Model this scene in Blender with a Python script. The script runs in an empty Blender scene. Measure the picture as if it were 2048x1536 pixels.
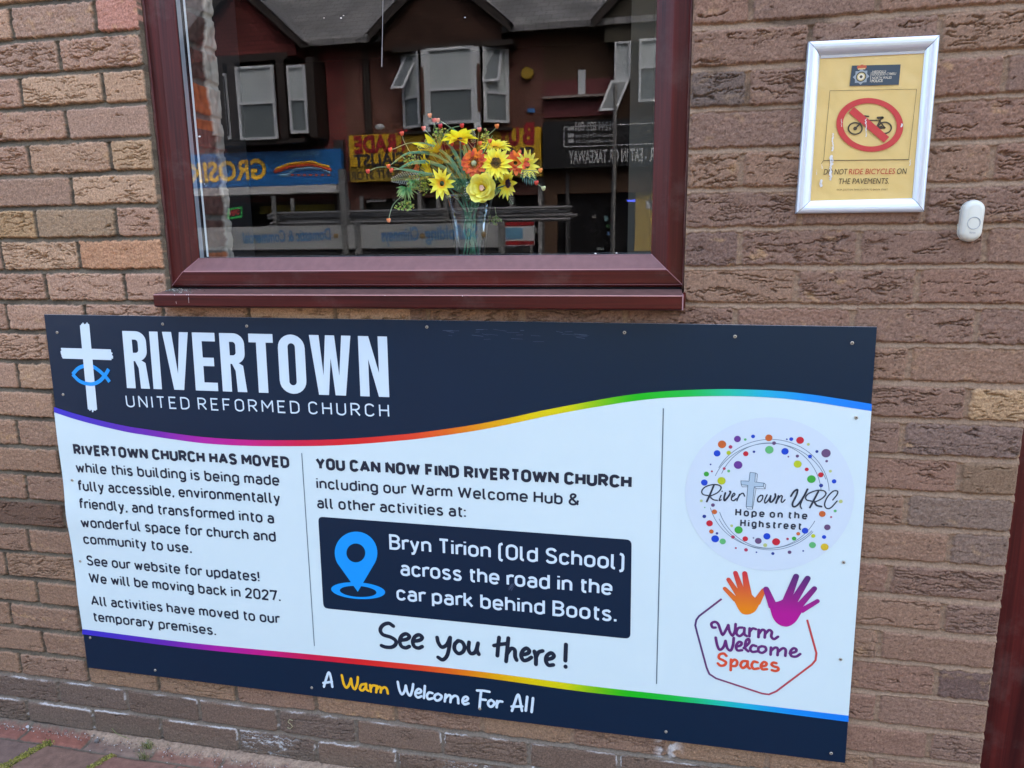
import bpy, bmesh, math, random
import numpy as np
from mathutils import Vector, Matrix

# ------------------------------------------------------------------ camera, light, exposure
scene = bpy.context.scene
COL = scene.collection
FPX = 1454.69                                  # focal length in pixels of a 2048 px wide picture
CAM = np.array([1.15094, -1.52376, 1.34071])
ROT = (1.37503045, 0.0132193819, 0.205908992)
cam_d = bpy.data.cameras.new("camera"); cam = bpy.data.objects.new("camera", cam_d); COL.objects.link(cam)
cam_d.sensor_fit = 'HORIZONTAL'; cam_d.sensor_width = 36.0; cam_d.lens = FPX/2048*36.0
cam_d.clip_start = 0.02; cam_d.clip_end = 500
cam.location = CAM; cam.rotation_euler = ROT
scene.camera = cam
SUN = Vector((0.30, 0.62, 0.95)).normalized()  # direction to the sun: behind the church, so its front is in shade
world = bpy.data.worlds.new("World"); scene.world = world; world.use_nodes = True
wn = world.node_tree.nodes; sky = wn.new('ShaderNodeTexSky'); sky.sky_type = 'NISHITA'; sky.sun_disc = False
sky.sun_elevation = math.asin(SUN.z); sky.sun_rotation = math.atan2(SUN.x, SUN.y)
sky.air_density = 1.0; sky.dust_density = 7.0; sky.ozone_density = 1.5
wn['Background'].inputs['Strength'].default_value = 0.14
world.node_tree.links.new(sky.outputs[0], wn['Background'].inputs['Color'])
sun_d = bpy.data.lights.new("sun", 'SUN'); sun_d.energy = 0.6; sun_d.angle = math.radians(14.0); sun_d.color = (1.0, 0.94, 0.85)
sun = bpy.data.objects.new("sun", sun_d); COL.objects.link(sun)
sun.rotation_euler = (-SUN).to_track_quat('-Z', 'Y').to_euler(); sun.location = (0, 4, 12)
scene.view_settings.view_transform = 'Standard'; scene.view_settings.look = 'None'
scene.view_settings.exposure = 3.29; scene.view_settings.gamma = 1.0
scene.cycles.use_denoising = True; scene.cycles.max_bounces = 8; scene.cycles.transparent_max_bounces = 16

# ------------------------------------------------------------------ helpers
_cx, _sx = math.cos(ROT[0]), math.sin(ROT[0]); _cy, _sy = math.cos(ROT[1]), math.sin(ROT[1]); _cz, _sz = math.cos(ROT[2]), math.sin(ROT[2])
RM = (np.array([[_cz,-_sz,0],[_sz,_cz,0],[0,0,1]]) @ np.array([[_cy,0,_sy],[0,1,0],[-_sy,0,_cy]]) @ np.array([[1,0,0],[0,_cx,-_sx],[0,_sx,_cx]]))
GLASS_Y = 0.047
def ray(px, py): return RM @ np.array([(px-1024)/FPX, -(py-768)/FPX, -1.0])
def W(px, py, Y=0.0):                          # point measured in the photograph -> point on the upright plane y = Y
    d = ray(px, py); return CAM + d*((Y-CAM[1])/d[1])
def G(px, py, Z=0.0):                          # ... -> point on the level plane z = Z
    d = ray(px, py); return CAM + d*((Z-CAM[2])/d[2])
FAC = -14.45                                   # y of the facades across the street
def O(px, py, Y=FAC):                          # point seen in the glass -> real place across the street on plane y = Y
    w = W(px, py, 2*GLASS_Y - Y); return (w[0], w[2])
def lin(c):
    return tuple(REFL*(v/12.92 if v <= 0.04045 else ((v+0.055)/1.055)**2.4) for v in (c[0]/255, c[1]/255, c[2]/255))
REFL = 0.84                                    # colour seen on the photograph -> reflectance
def smooth(a, b, x):
    t = np.clip((x-a)/(b-a), 0, 1); return t*t*(3-2*t)

MATS = {}
def mat(name, color=(0.5,0.5,0.5), rough=0.6, spec=0.5, metal=0.0, emit=None, estr=0.0, coat=0.0, trans=0.0, noise=0.0, nscale=30.0, bump=0.0, bscale=200.0):
    if name in MATS: return MATS[name]
    m = bpy.data.materials.new(name); m.use_nodes = True; nt = m.node_tree; b = nt.nodes['Principled BSDF']
    b.inputs['Base Color'].default_value = (*color, 1); b.inputs['Roughness'].default_value = rough
    b.inputs['Specular IOR Level'].default_value = spec; b.inputs['Metallic'].default_value = metal
    b.inputs['Coat Weight'].default_value = coat; b.inputs['Coat Roughness'].default_value = 0.08
    if emit: b.inputs['Emission Color'].default_value = (*emit, 1); b.inputs['Emission Strength'].default_value = estr
    if noise or bump: tc = nt.nodes.new('ShaderNodeTexCoord')
    if noise:
        n = nt.nodes.new('ShaderNodeTexNoise'); n.inputs['Scale'].default_value = nscale; n.inputs['Detail'].default_value = 6
        nt.links.new(tc.outputs['Object'], n.inputs['Vector'])
        mr = nt.nodes.new('ShaderNodeMapRange'); mr.inputs[1].default_value = 0.3; mr.inputs[2].default_value = 0.7
        mr.inputs[3].default_value = 1-noise; mr.inputs[4].default_value = 1+noise
        mx = nt.nodes.new('ShaderNodeMix'); mx.data_type = 'RGBA'; mx.blend_type = 'MULTIPLY'; mx.inputs[0].default_value = 1
        mx.inputs[6].default_value = (*color, 1)
        nt.links.new(n.outputs['Fac'], mr.inputs[0]); nt.links.new(mr.outputs[0], mx.inputs[7]); nt.links.new(mx.outputs[2], b.inputs['Base Color'])
    if bump:
        n2 = nt.nodes.new('ShaderNodeTexNoise'); n2.inputs['Scale'].default_value = bscale; n2.inputs['Detail'].default_value = 4
        nt.links.new(tc.outputs['Object'], n2.inputs['Vector'])
        bp = nt.nodes.new('ShaderNodeBump'); bp.inputs['Strength'].default_value = bump; bp.inputs['Distance'].default_value = 0.002
        nt.links.new(n2.outputs['Fac'], bp.inputs['Height']); nt.links.new(bp.outputs[0], b.inputs['Normal'])
    MATS[name] = m; return m
def mat_col(name, rough=0.8, spec=0.3, grain=0.0, gscale=900.0, bump=0.0, trans=0.0, coat=0.0):   # base colour from the mesh's own colour attribute
    if name in MATS: return MATS[name]
    m = bpy.data.materials.new(name); m.use_nodes = True; nt = m.node_tree; b = nt.nodes['Principled BSDF']
    a = nt.nodes.new('ShaderNodeAttribute'); a.attribute_name = 'col'
    b.inputs['Roughness'].default_value = rough; b.inputs['Specular IOR Level'].default_value = spec; b.inputs['Coat Weight'].default_value = coat
    out = a.outputs['Color']
    if grain:
        tc = nt.nodes.new('ShaderNodeTexCoord'); n = nt.nodes.new('ShaderNodeTexNoise'); n.inputs['Scale'].default_value = gscale; n.inputs['Detail'].default_value = 5
        n.inputs['Roughness'].default_value = 0.7
        nt.links.new(tc.outputs['Object'], n.inputs['Vector'])
        mr = nt.nodes.new('ShaderNodeMapRange'); mr.inputs[1].default_value = 0.3; mr.inputs[2].default_value = 0.7; mr.inputs[3].default_value = 1-grain; mr.inputs[4].default_value = 1+grain
        mx = nt.nodes.new('ShaderNodeMix'); mx.data_type = 'RGBA'; mx.blend_type = 'MULTIPLY'; mx.inputs[0].default_value = 1
        nt.links.new(n.outputs['Fac'], mr.inputs[0]); nt.links.new(out, mx.inputs[6]); nt.links.new(mr.outputs[0], mx.inputs[7]); out = mx.outputs[2]
        if bump:
            bp = nt.nodes.new('ShaderNodeBump'); bp.inputs['Strength'].default_value = bump; bp.inputs['Distance'].default_value = 0.001
            nt.links.new(n.outputs['Fac'], bp.inputs['Height']); nt.links.new(bp.outputs[0], b.inputs['Normal'])
    nt.links.new(out, b.inputs['Base Color'])
    if trans:
        t = nt.nodes.new('ShaderNodeBsdfTranslucent'); nt.links.new(out, t.inputs['Color']); ms = nt.nodes.new('ShaderNodeMixShader'); ms.inputs[0].default_value = trans
        nt.links.new(b.outputs[0], ms.inputs[1]); nt.links.new(t.outputs[0], ms.inputs[2]); nt.links.new(ms.outputs[0], nt.nodes['Material Output'].inputs[0])
    MATS[name] = m; return m

def tag(o, label=None, cat=None, group=None, kind=None):
    if label: o['label'] = label
    if cat: o['category'] = cat
    if group: o['group'] = group
    if kind: o['kind'] = kind
    return o
def empty(name, loc=(0,0,0), label=None, cat=None, group=None, kind=None):
    o = bpy.data.objects.new(name, None); o.empty_display_size = 0.05; COL.objects.link(o); o.location = loc
    return tag(o, label, cat, group, kind)
class MB:                                      # collects faces; build() links them as ONE mesh object
    def __init__(s): s.v=[]; s.f=[]; s.m=[]; s.c=[]; s.hascol=False
    def add(s, verts, faces, mi=0, col=None):
        b=len(s.v); s.v.extend([tuple(map(float,p)) for p in verts]); s.f.extend([tuple(i+b for i in f) for f in faces]); s.m.extend([mi]*len(faces))
        if col is None: s.c.extend([(1,1,1)]*len(verts))
        else:
            s.hascol=True
            if len(col)==len(verts) and hasattr(col[0],'__len__'): s.c.extend([tuple(c) for c in col])
            else: s.c.extend([tuple(col)]*len(verts))
        return s
    def box(s, a, b, mi=0, col=None):
        x0,y0,z0=a; x1,y1,z1=b
        return s.add([(x0,y0,z0),(x1,y0,z0),(x1,y1,z0),(x0,y1,z0),(x0,y0,z1),(x1,y0,z1),(x1,y1,z1),(x0,y1,z1)],
            [(0,3,2,1),(4,5,6,7),(0,1,5,4),(1,2,6,5),(2,3,7,6),(3,0,4,7)], mi, col)
    def tube(s, pts, r, n=6, mi=0, col=None, caps=True):
        pts=[Vector(p) for p in pts]; N=len(pts); vs=[]; fs=[]
        rr = r if hasattr(r,'__len__') else [r]*N
        up=None
        for i,p in enumerate(pts):
            t=(pts[min(i+1,N-1)]-pts[max(i-1,0)])
            if t.length<1e-9: t=Vector((0,0,1))
            t.normalize()
            if up is None:
                up=Vector((0,0,1)) if abs(t.z)<0.9 else Vector((1,0,0))
            a=t.cross(up)
            if a.length<1e-6: a=t.orthogonal()
            a.normalize(); b=a.cross(t).normalized(); up=b
            for k in range(n):
                th=2*math.pi*k/n; vs.append(p+(a*math.cos(th)+b*math.sin(th))*rr[i])
        for i in range(N-1):
            for k in range(n): fs.append((i*n+k,i*n+(k+1)%n,(i+1)*n+(k+1)%n,(i+1)*n+k))
        if caps: fs.append(tuple(range(n))[::-1]); fs.append(tuple((N-1)*n+k for k in range(n)))
        return s.add(vs,fs,mi,col)
    def blob(s, c, r, nu=8, nv=6, mi=0, col=None, sc=(1,1,1), jit=0.0, rnd=random):
        vs=[]; fs=[]
        for j in range(nv+1):
            ph=math.pi*j/nv
            for i in range(nu):
                th=2*math.pi*i/nu; q=1+jit*(rnd.random()-.5)
                vs.append((c[0]+r*sc[0]*q*math.sin(ph)*math.cos(th), c[1]+r*sc[1]*q*math.sin(ph)*math.sin(th), c[2]+r*sc[2]*q*math.cos(ph)))
        for j in range(nv):
            for i in range(nu): fs.append((j*nu+i,j*nu+(i+1)%nu,(j+1)*nu+(i+1)%nu,(j+1)*nu+i))
        return s.add(vs,fs,mi,col)
    def merge(s, o, mi):
        b=len(s.v); s.v+=o.v; s.f+=[tuple(i+b for i in f) for f in o.f]; s.m+=[mi]*len(o.f); s.c+=o.c
        return s
    def build(s, name, mats, parent=None, smooth_=False):
        me=bpy.data.meshes.new(name); me.from_pydata(s.v,[],s.f)
        ml = mats if isinstance(mats,(list,tuple)) else [mats]
        for m in ml: me.materials.append(m)
        if len(ml)>1: me.polygons.foreach_set('material_index', s.m)
        if s.hascol:
            at=me.color_attributes.new('col','FLOAT_COLOR','POINT'); at.data.foreach_set('color', np.hstack([np.array(s.c,dtype=np.float32),np.ones((len(s.c),1),np.float32)]).ravel())
        if smooth_: me.polygons.foreach_set('use_smooth',[True]*len(me.polygons))
        me.update(); o=bpy.data.objects.new(name,me); COL.objects.link(o)
        if parent is not None:
            o.parent=parent; o.matrix_parent_inverse=Matrix.Translation(-_wloc(parent))
        return o
def _wloc(o): return Vector(o.location) if o.type=='EMPTY' else Vector((0,0,0))   # mesh parts keep world coordinates
def crom(pts, n=6, closed=False):              # Catmull-Rom curve through the points
    P=[np.array(p,float) for p in pts]
    if len(P)<3: return P
    out=[]; N=len(P); rng=range(N) if closed else range(N-1)
    for i in rng:
        p0=P[(i-1)%N] if (closed or i>0) else 2*P[0]-P[1]
        p1=P[i]; p2=P[(i+1)%N]; p3=P[(i+2)%N] if (closed or i+2<N) else 2*P[-1]-P[-2]
        for k in range(n):
            t=k/n; out.append(0.5*((2*p1)+(-p0+p2)*t+(2*p0-5*p1+4*p2-p3)*t*t+(-p0+3*p1-3*p2+p3)*t**3))
    if not closed: out.append(P[-1])
    return out
# -- lattice noise on arrays
def pn(x, y, seed=0):
    x=np.asarray(x,np.float64); y=np.asarray(y,np.float64); ix=np.floor(x); iy=np.floor(y); fx=x-ix; fy=y-iy
    ix=ix.astype(np.int64); iy=iy.astype(np.int64)
    def g(i,j,dx,dy):
        h=(i*374761393+j*668265263+seed*974711+1013)&0xffffffff; h=((h^(h>>13))*1274126177)&0xffffffff; h=h^(h>>16)
        a=(h&0xffff)*(2*math.pi/65536.0); return np.cos(a)*dx+np.sin(a)*dy
    u=fx*fx*fx*(fx*(fx*6-15)+10); v=fy*fy*fy*(fy*(fy*6-15)+10)
    a=g(ix,iy,fx,fy); b=g(ix+1,iy,fx-1,fy); c=g(ix,iy+1,fx,fy-1); d=g(ix+1,iy+1,fx-1,fy-1)
    return 1.4*((a*(1-u)+b*u)*(1-v)+(c*(1-u)+d*u)*v)
def h1(i, seed=0):
    i=np.asarray(i,np.int64); h=(i*2654435761+seed*40503+97)&0xffffffff; h=((h^(h>>15))*2246822519)&0xffffffff; h=((h^(h>>13))*3266489917)&0xffffffff
    return ((h^(h>>16))&0xffffff)/16777216.0
def grid_mesh(P, Cc, nx, nz, mesh_store, flip=False):
    """store a (nz, nx) sheet of points with colours"""
    idx=np.arange(nx*nz).reshape(nz,nx); a=idx[:-1,:-1].ravel(); b=idx[:-1,1:].ravel(); c=idx[1:,1:].ravel(); d=idx[1:,:-1].ravel()
    F=np.stack([a,b,c,d] if not flip else [a,d,c,b],1); base=mesh_store['n']
    mesh_store['P'].append(P.reshape(-1,3)); mesh_store['C'].append(Cc.reshape(-1,3)); mesh_store['F'].append(F+base); mesh_store['n']+=nx*nz
def store(): return dict(P=[],C=[],F=[],n=0)
def store_build(st, name, m, parent=None, smooth_=True):
    P=np.concatenate(st['P']).astype(np.float32); C=np.concatenate(st['C']).astype(np.float32); F=np.concatenate(st['F']).astype(np.int32)
    me=bpy.data.meshes.new(name); me.vertices.add(len(P)); me.vertices.foreach_set('co',P.ravel())
    me.loops.add(len(F)*4); me.loops.foreach_set('vertex_index',F.ravel()); me.polygons.add(len(F)); me.polygons.foreach_set('loop_start',np.arange(0,len(F)*4,4,dtype=np.int32))
    try: me.polygons.foreach_set('loop_total',np.full(len(F),4,np.int32))
    except Exception: pass
    at=me.color_attributes.new('col','FLOAT_COLOR','POINT'); at.data.foreach_set('color',np.hstack([C,np.ones((len(C),1),np.float32)]).ravel())
    if smooth_: me.polygons.foreach_set('use_smooth',np.ones(len(F),bool))
    me.materials.append(m); me.update(calc_edges=True)
    o=bpy.data.objects.new(name,me); COL.objects.link(o)
    if parent is not None: o.parent=parent
    return o
# ------------------------------------------------------------------ the church wall
church = empty('church_building', (0,0,0), 'brown brick church front with a dark red framed window and door', 'building')
PER = 0.2215; LJ, RJ, DJ = -0.005, 1.188, 1.832       # jamb lines: window left, window right, door
WIN_TOP, DOOR_L, DOOR_R, DOOR_TOP = 2.42, 1.832, 2.78, 2.15
ROWS = {0:(-.113,1.400),1:(-.218,1.293),2:(-.113,1.400),3:(-.222,1.293),4:(-.115,1.402),5:(-.23,1.289),6:(-.121,1.401),7:(-.234,1.293),8:(-.116,1.403),
 10:(-.35,1.401),11:(-.238,1.292),12:(-.36,1.400),13:(-.265,1.292),14:(-.37,1.420),15:(-.263,1.290),16:(-.38,1.402),17:(-.28,1.291),18:(-.367,1.394),19:(-.278,1.293),20:(-.377,1.402),21:(-.284,1.291)}
FULL = {9:[-.685,-.465,-.237,-.02,.207,.422,.642,.853,1.072,1.291,1.510,1.731], 22:[-.815,-.594,-.374,-.154,.077,.305,.52,.742,.962,1.186,1.403,1.62],
 23:[-.70,-.479,-.26,-.038,.193,.41,.64,.857,1.073,1.29,1.51,1.731], 24:[-.815,-.595,-.376,-.163,.073,.296,.518,.735,.955,1.18,1.402,1.62], 25:[-.7,-.48,-.26,-.04,.19,.41,.64,.86,1.07,1.29,1.51,1.73]}
def row_perps(r):
    """x of the upright joints of course r, from left to right, jambs included"""
    if r in FULL: P=list(FULL[r])
    else:
        l,rt = ROWS.get(r, (-.113,1.400) if r%2==0 else (-.218,1.293))
        P=[]; x=l
        while x<0.62: P.append(x); x+=PER
        x=l-PER
        Q=[]; x=rt
        while x>0.72: Q.append(x); x-=PER
        Q=Q[::-1]; x=rt+0.2185
        while x<DJ-0.03: Q.append(x); x+=0.2185
        P=P+[q for q in Q if q>P[-1]+0.08]
    P=sorted(P); x=P[0]-PER
    while x>-6.4: P.insert(0,x); x-=PER
    x=P[-1]+PER
    z=1.880-0.075*(r+.5)
    if z<DOOR_TOP:
        P=[p for p in P if p<DJ-0.03]+[DJ+.004]+[DOOR_R-.004]
        x=DOOR_R+PER*(0.5 if r%2 else 1)
    while x<6.6: P.append(x); x+=PER
    if 1.235<z<WIN_TOP: P=[p for p in P if p<LJ-.03]+[LJ+.004,RJ-.004]+[p for p in P if p>RJ+.03]
    return np.array(P)
# albedo palettes (linear)
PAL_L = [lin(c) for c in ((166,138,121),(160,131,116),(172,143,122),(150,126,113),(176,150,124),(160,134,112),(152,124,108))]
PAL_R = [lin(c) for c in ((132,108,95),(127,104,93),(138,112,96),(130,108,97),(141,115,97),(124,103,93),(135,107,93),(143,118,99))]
PAL_D = [lin(c) for c in ((112,96,86),(106,92,83),(117,100,89),(108,95,87))]
PAL_B = [lin(c) for c in ((140,116,98),(146,121,101),(136,112,97),(143,119,99),(138,115,100))]
SPECIAL = {(7,-.12):(176,138,110),(11,1.79):(170,144,114),(4,-.05):(172,146,118),(2,-.06):(176,148,124),(3,1.24):(106,94,88),(7,1.24):(118,98,90),(16,-.56):(104,84,72),(15,1.78):(124,107,97),(14,1.74):(124,108,98),
 (13,1.78):(126,106,88),(19,1.79):(108,90,84),(5,-.34):(152,128,112),(0,-.06):(180,134,120),(6,-.24):(150,130,108),(6,-.4):(168,142,110),(12,1.72):(122,104,96),(17,1.86):(120,100,82)}
def brick_sheet(st, x0, x1, z0, z1, res, edge_l=None, edge_r=None, edge_b=None, edge_t=None, detail=True):
    nx=max(2,int(round((x1-x0)/res))+1); nz=max(2,int(round((z1-z0)/res))+1)
    X,Z=np.meshgrid(np.linspace(x0,x1,nx),np.linspace(z0,z1,nz))
    zw=Z+0.0022*pn(X/.16,Z/.10,3)+0.0012*pn(X/.035,Z/.03,4); xw=X+0.0016*pn(X/.05,Z/.05,5)
    edge=np.minimum(np.abs(X-LJ),np.minimum(np.abs(X-RJ),np.abs(X-DJ))); xw=np.where(edge<.03,X+(xw-X)*edge/.03,xw)
    R=np.floor((1.880-zw)/.075).astype(int); lz=zw-(1.880-.075*(R+.5))
    cx=np.zeros_like(X); hx=np.zeros_like(X); bid=np.zeros(X.shape,np.int64); col=np.zeros(X.shape+(3,))
    for r in np.unique(R):
        P=row_perps(int(r)); m=R==r; k=np.clip(np.searchsorted(P,xw[m])-1,0,len(P)-2)
        a=P[k]; b=P[k+1]; cx[m]=(a+b)/2; hx[m]=(b-a)/2-.0052; bid[m]=(int(r)+60)*1000+(np.round(a/PER*2).astype(int)+100)
    r1,r2,r3,r4,r5=[h1(bid,s) for s in (1,2,3,4,5)]
    leftness=smooth(0.9,-0.1,X)
    hz=.0318+.0016*(r1-.5); lz=lz-.0016*(r2-.5)
    n_edge=0.0022*pn(X/.012,Z/.012,7)+.0012*pn(X/.005,Z/.005,8)
    rad=.004+.006*r3*r3*(1-leftness*.5)
    qx=np.abs(xw-cx)-hx+rad; qz=np.abs(lz)-hz+rad
    d=np.sqrt(np.maximum(qx,0)**2+np.maximum(qz,0)**2)+np.minimum(np.maximum(qx,qz),0)-rad+n_edge*(.6+.9*r4)
    isb=smooth(.0012,-.0012,d)                        # 1 on brick, 0 on mortar
    # brick face relief
    yb=.0022*(r1-.5)+.0035*(r2-.5)*(lz/.03)*.5+.0028*smooth(-.0045,0,d)**2
    rough=.0007*pn(X/.004,Z/.004,11)+.0009*pn(X/.012,Z/.009,12)+.0012*pn(X/.04,Z/.03,13)
    yb=yb+rough*(.45+.9*r4)
    if detail:
        sx=X+bid%97*.37; w1=.004*pn(sx/.013,Z/.02,21)+.0018*pn(sx/.005,Z/.008,22)
        crease=np.zeros_like(X)
        for s,(fx,fz,wd,dep) in enumerate(((.085,.0125,.050,.0068),(.045,.0080,.045,.0040))):
            c=pn(sx/fx,(Z+w1)/fz+bid%89*1.7,30+s); msk=smooth(.02,.45,pn(sx/.075,Z/.020+bid%53,40+s)+(r5-.57)*1.1)
            crease=np.maximum(crease,dep*smooth(wd+.075*msk,.0,np.abs(c))*smooth(.05,.5,msk))
        crease*=smooth(-.001,-.006,d)
        pit=.0022*smooth(.55,.75,pn(X/.0075,Z/.0065,50))*(r4>.35)
        yb=yb+crease+pit
    # pointing: weathered, set back under the brick above
    up=(lz/.0375)                                     # -1 bottom .. 1 top of course cell; mortar above brick is > 0.85
    slope=np.where(lz>0,.0015,.0062)                  # upper part of a bed joint lies under the brick above
    bedm=np.abs(lz)>hz-.002
    t=np.where(lz>0,(lz-hz)/.012,.5+(-lz-hz)*-1/.012+.5); t=np.clip(t,0,1)
    ym=np.where(bedm, .0006+.0074*t**1.4, .0042)+leftness*.0030+.0012*pn(X/.02,Z/.01,61)+.0006*pn(X/.004,Z/.004,62)
    y=ym*(1-isb)+yb*isb
    # colours
    pl=np.array(PAL_L); pr=np.array(PAL_R); pd=np.array(PAL_D); pb=np.array(PAL_B)
    cl=pl[(r3*len(pl)).astype(int)]; cr=pr[(r3*len(pr)).astype(int)]; cd=pd[(r3*len(pd)).astype(int)]; cb=pb[(r3*len(pb)).astype(int)]
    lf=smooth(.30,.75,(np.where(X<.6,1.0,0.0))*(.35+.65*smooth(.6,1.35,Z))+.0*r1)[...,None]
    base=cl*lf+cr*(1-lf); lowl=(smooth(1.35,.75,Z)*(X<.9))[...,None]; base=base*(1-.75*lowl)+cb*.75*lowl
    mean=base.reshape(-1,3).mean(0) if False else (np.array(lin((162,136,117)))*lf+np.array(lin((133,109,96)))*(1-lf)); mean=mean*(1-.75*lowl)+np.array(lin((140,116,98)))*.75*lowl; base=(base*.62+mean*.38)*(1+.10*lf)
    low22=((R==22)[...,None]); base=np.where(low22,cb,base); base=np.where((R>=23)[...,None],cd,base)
    for (rr,xx),c in SPECIAL.items():
        m=(R==rr)&(np.abs(xx-cx)<hx+.004); base[m]=np.array(lin(c))
    pat=pn(X/.05+bid%31,Z/.03,71)*.6+pn(X/.016,Z/.012,72)*.4
    tan=np.array(lin((196,164,120))); drk=np.array(lin((98,80,74)))
    a=(smooth(.22,.62,pat)*(.06+.42*r4*r4)*(R<23))[...,None]; base=base*(1-a)+tan*a*np.array([.92,.92,.92])
    a=(smooth(.2,.6,-pat)*(.05+.25*r5))[...,None]; base=base*(1-a)+drk*a
    spk=pn(X/.0030,Z/.0030,73)*.30+pn(X/.0066,Z/.0058,74)*.20
    gr=smooth(.45,.8,pn(X/.0045,Z/.0042,75)); dk=smooth(.42,.75,pn(X/.0052,Z/.0045,76)); base=base*(1+spk+.45*gr-.42*dk)[...,None]*np.array((1.05,.97,.84))
    if detail: 
        crease_dark=smooth(.0004,.003,crease)[...,None]; base=base*(1-.22*crease_dark)  # base colour darker inside the creases
    mL=np.array(lin((106,97,84))); mR=np.array(lin((144,121,102))); mD=np.array(lin((122,112,102)))
    mm=mL*leftness[...,None]+mR*(1-leftness[...,None]); dm=smooth(.1,.6,pn(X/.12,Z/.03,81)+.25*leftness)[...,None]; mm=mm*(1-.38*dm*leftness[...,None])
    topd=(smooth(1.35,1.75,Z)*smooth(1.0,1.2,X)*smooth(1.7,1.35,X)*smooth(-.1,.3,pn(X/.09,Z/.04,83)))[...,None]; mm=mm*(1-.55*topd)
    mm=np.where((Z<.165)[...,None],mD,mm)*(1+.16*pn(X/.006,Z/.006,82))[...,None]*np.array((1.03,1,.90))
    C=mm*(1-isb[...,None])+base*isb[...,None]
    # white salts on the lowest courses
    ef=smooth(.0022,-.0005,np.abs(d+.0006))*(lz>0)*smooth(-.1,.35,pn(X/.09,Z/.05,91))*(Z<.165)
    if detail: ef=np.maximum(ef,smooth(.0008,.0028,crease)*(R>=24)*smooth(.15,.5,pn(X/.13,Z/.09,93))*(X>-.3))
    ef=np.maximum(ef,.8*smooth(.45,.75,pn(X/.07,Z/.03,92))*(isb<.6)*(Z<.11)*smooth(.0,.4,pn(X/.012,Z/.012,94)))
    ef=np.maximum(ef,.85*smooth(.04,.0,np.abs(X-1.186))*smooth(.0,.25,pn(X/.03,Z/.02,95)+.1)*(np.abs(Z-.185)<.03))
    ef=np.clip(ef*1.3,0,1)[...,None]*.85; C=C*(1-ef)+np.array((.56,.54,.50))*ef
    dirt=(smooth(.07,.0,Z)*.35)[...,None]; C=C*(1-dirt)+np.array(lin((98,92,78)))*dirt
    C=np.clip(C,.01,.9)
    P=np.stack([X,y,Z],-1)
    grid_mesh(P,C,nx,nz,st)
    def skirt(Pe,Ce,flip,vec):
        n=len(Pe); K=4; rows=np.stack([Pe+np.array(vec)*k/(K-1) for k in range(K)]); cc=np.stack([Ce]*K); grid_mesh(rows,cc,n,K,st,flip)
    if edge_l: skirt(P[:,0],C[:,0],True,(0,edge_l,0))
    if edge_r: skirt(P[:,-1],C[:,-1],False,(0,edge_r,0))
    if edge_b: skirt(P[0],C[0],False,(0,edge_b,0))
    if edge_t: skirt(P[-1],C[-1],True,(0,edge_t,0))
brick_m = mat_col('weathered_brick', rough=.92, spec=.2, grain=.36, gscale=320, bump=.3)
st=store()
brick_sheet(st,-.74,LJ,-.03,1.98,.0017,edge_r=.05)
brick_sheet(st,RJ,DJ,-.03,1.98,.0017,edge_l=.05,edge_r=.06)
brick_sheet(st,LJ,RJ,1.13,1.212,.0019,edge_t=.05)
brick_sheet(st,LJ,RJ,-.03,.27,.0017)
brick_sheet(st,LJ,RJ,.27,1.13,.010,detail=False)
brick_sheet(st,-1.9,-.74,-.03,2.2,.004); brick_sheet(st,-1.9,-.74,2.2,5.5,.012,detail=False); brick_sheet(st,-6,-1.9,-.03,5.5,.012,detail=False)
brick_sheet(st,-.74,LJ,1.98,2.6,.0035); brick_sheet(st,RJ,DJ,1.98,2.6,.0035); brick_sheet(st,-.74,LJ,2.6,5.5,.010,detail=False); brick_sheet(st,RJ,DJ,2.6,5.5,.010,detail=False)
brick_sheet(st,LJ,RJ,WIN_TOP,5.5,.012,detail=False,edge_b=.05)
brick_sheet(st,DJ,DOOR_R,DOOR_TOP,5.5,.012,detail=False,edge_b=.06); brick_sheet(st,DOOR_R,3.8,-.03,2.2,.0045,edge_l=.06); brick_sheet(st,DOOR_R,3.8,2.2,5.5,.012,detail=False,edge_l=.06); brick_sheet(st,3.8,6,-.03,5.5,.012,detail=False)
store_build(st,'brick_wall',brick_m,church)
# inner leaf behind the bricks, roof, far walls and the dark room inside
dark = mat('dark_room', (.018,.017,.016), .9, .1); conc = mat('inner_leaf', (.16,.14,.12), .95, .1)
mb=MB()
mb.box((-6,.028,0),(LJ-.004,.075,5.5)).box((RJ+.004,.028,0),(DJ-.004,.075,5.5)).box((LJ-.004,.028,WIN_TOP),(RJ+.004,.075,5.5)).box((LJ-.004,.028,0),(RJ+.004,.075,1.19)).box((DJ-.004,.028,DOOR_TOP),(DOOR_R+.004,.075,5.5)).box((DOOR_R+.004,.028,0),(6,.075,5.5))
mb.build('inner_leaf',conc,church)
mb=MB(); mb.box((-6.1,.02,5.5),(6.1,8,5.75)); mb.box((-6,7.8,0),(6,8,5.5)).box((-6,.075,0),(-5.8,7.8,5.5)).box((5.8,.075,0),(6,7.8,5.5)); mb.build('roof',mat('felt_roof',(.06,.06,.06),.9,.2),church)
mb=MB()
mb.box((.055,.180,0),(.03,.30,2.6)); mb.box((-2.5,3.6,0),(3.2,3.7,2.7)).box((-2.6,.30,0),(-2.5,3.6,2.7)).box((3.2,.30,0),(3.3,3.6,2.7)).box((-2.5,.30,2.6),(3.2,3.6,2.7)).box((-2.5,.30,.02),(3.2,3.6,.06))
mb.box((-2.5,.29,0),(.03,.30,2.6)).box((1.30,.29,0),(1.9,.30,2.6))
mb.build('interior_wall',dark,church)
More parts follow.
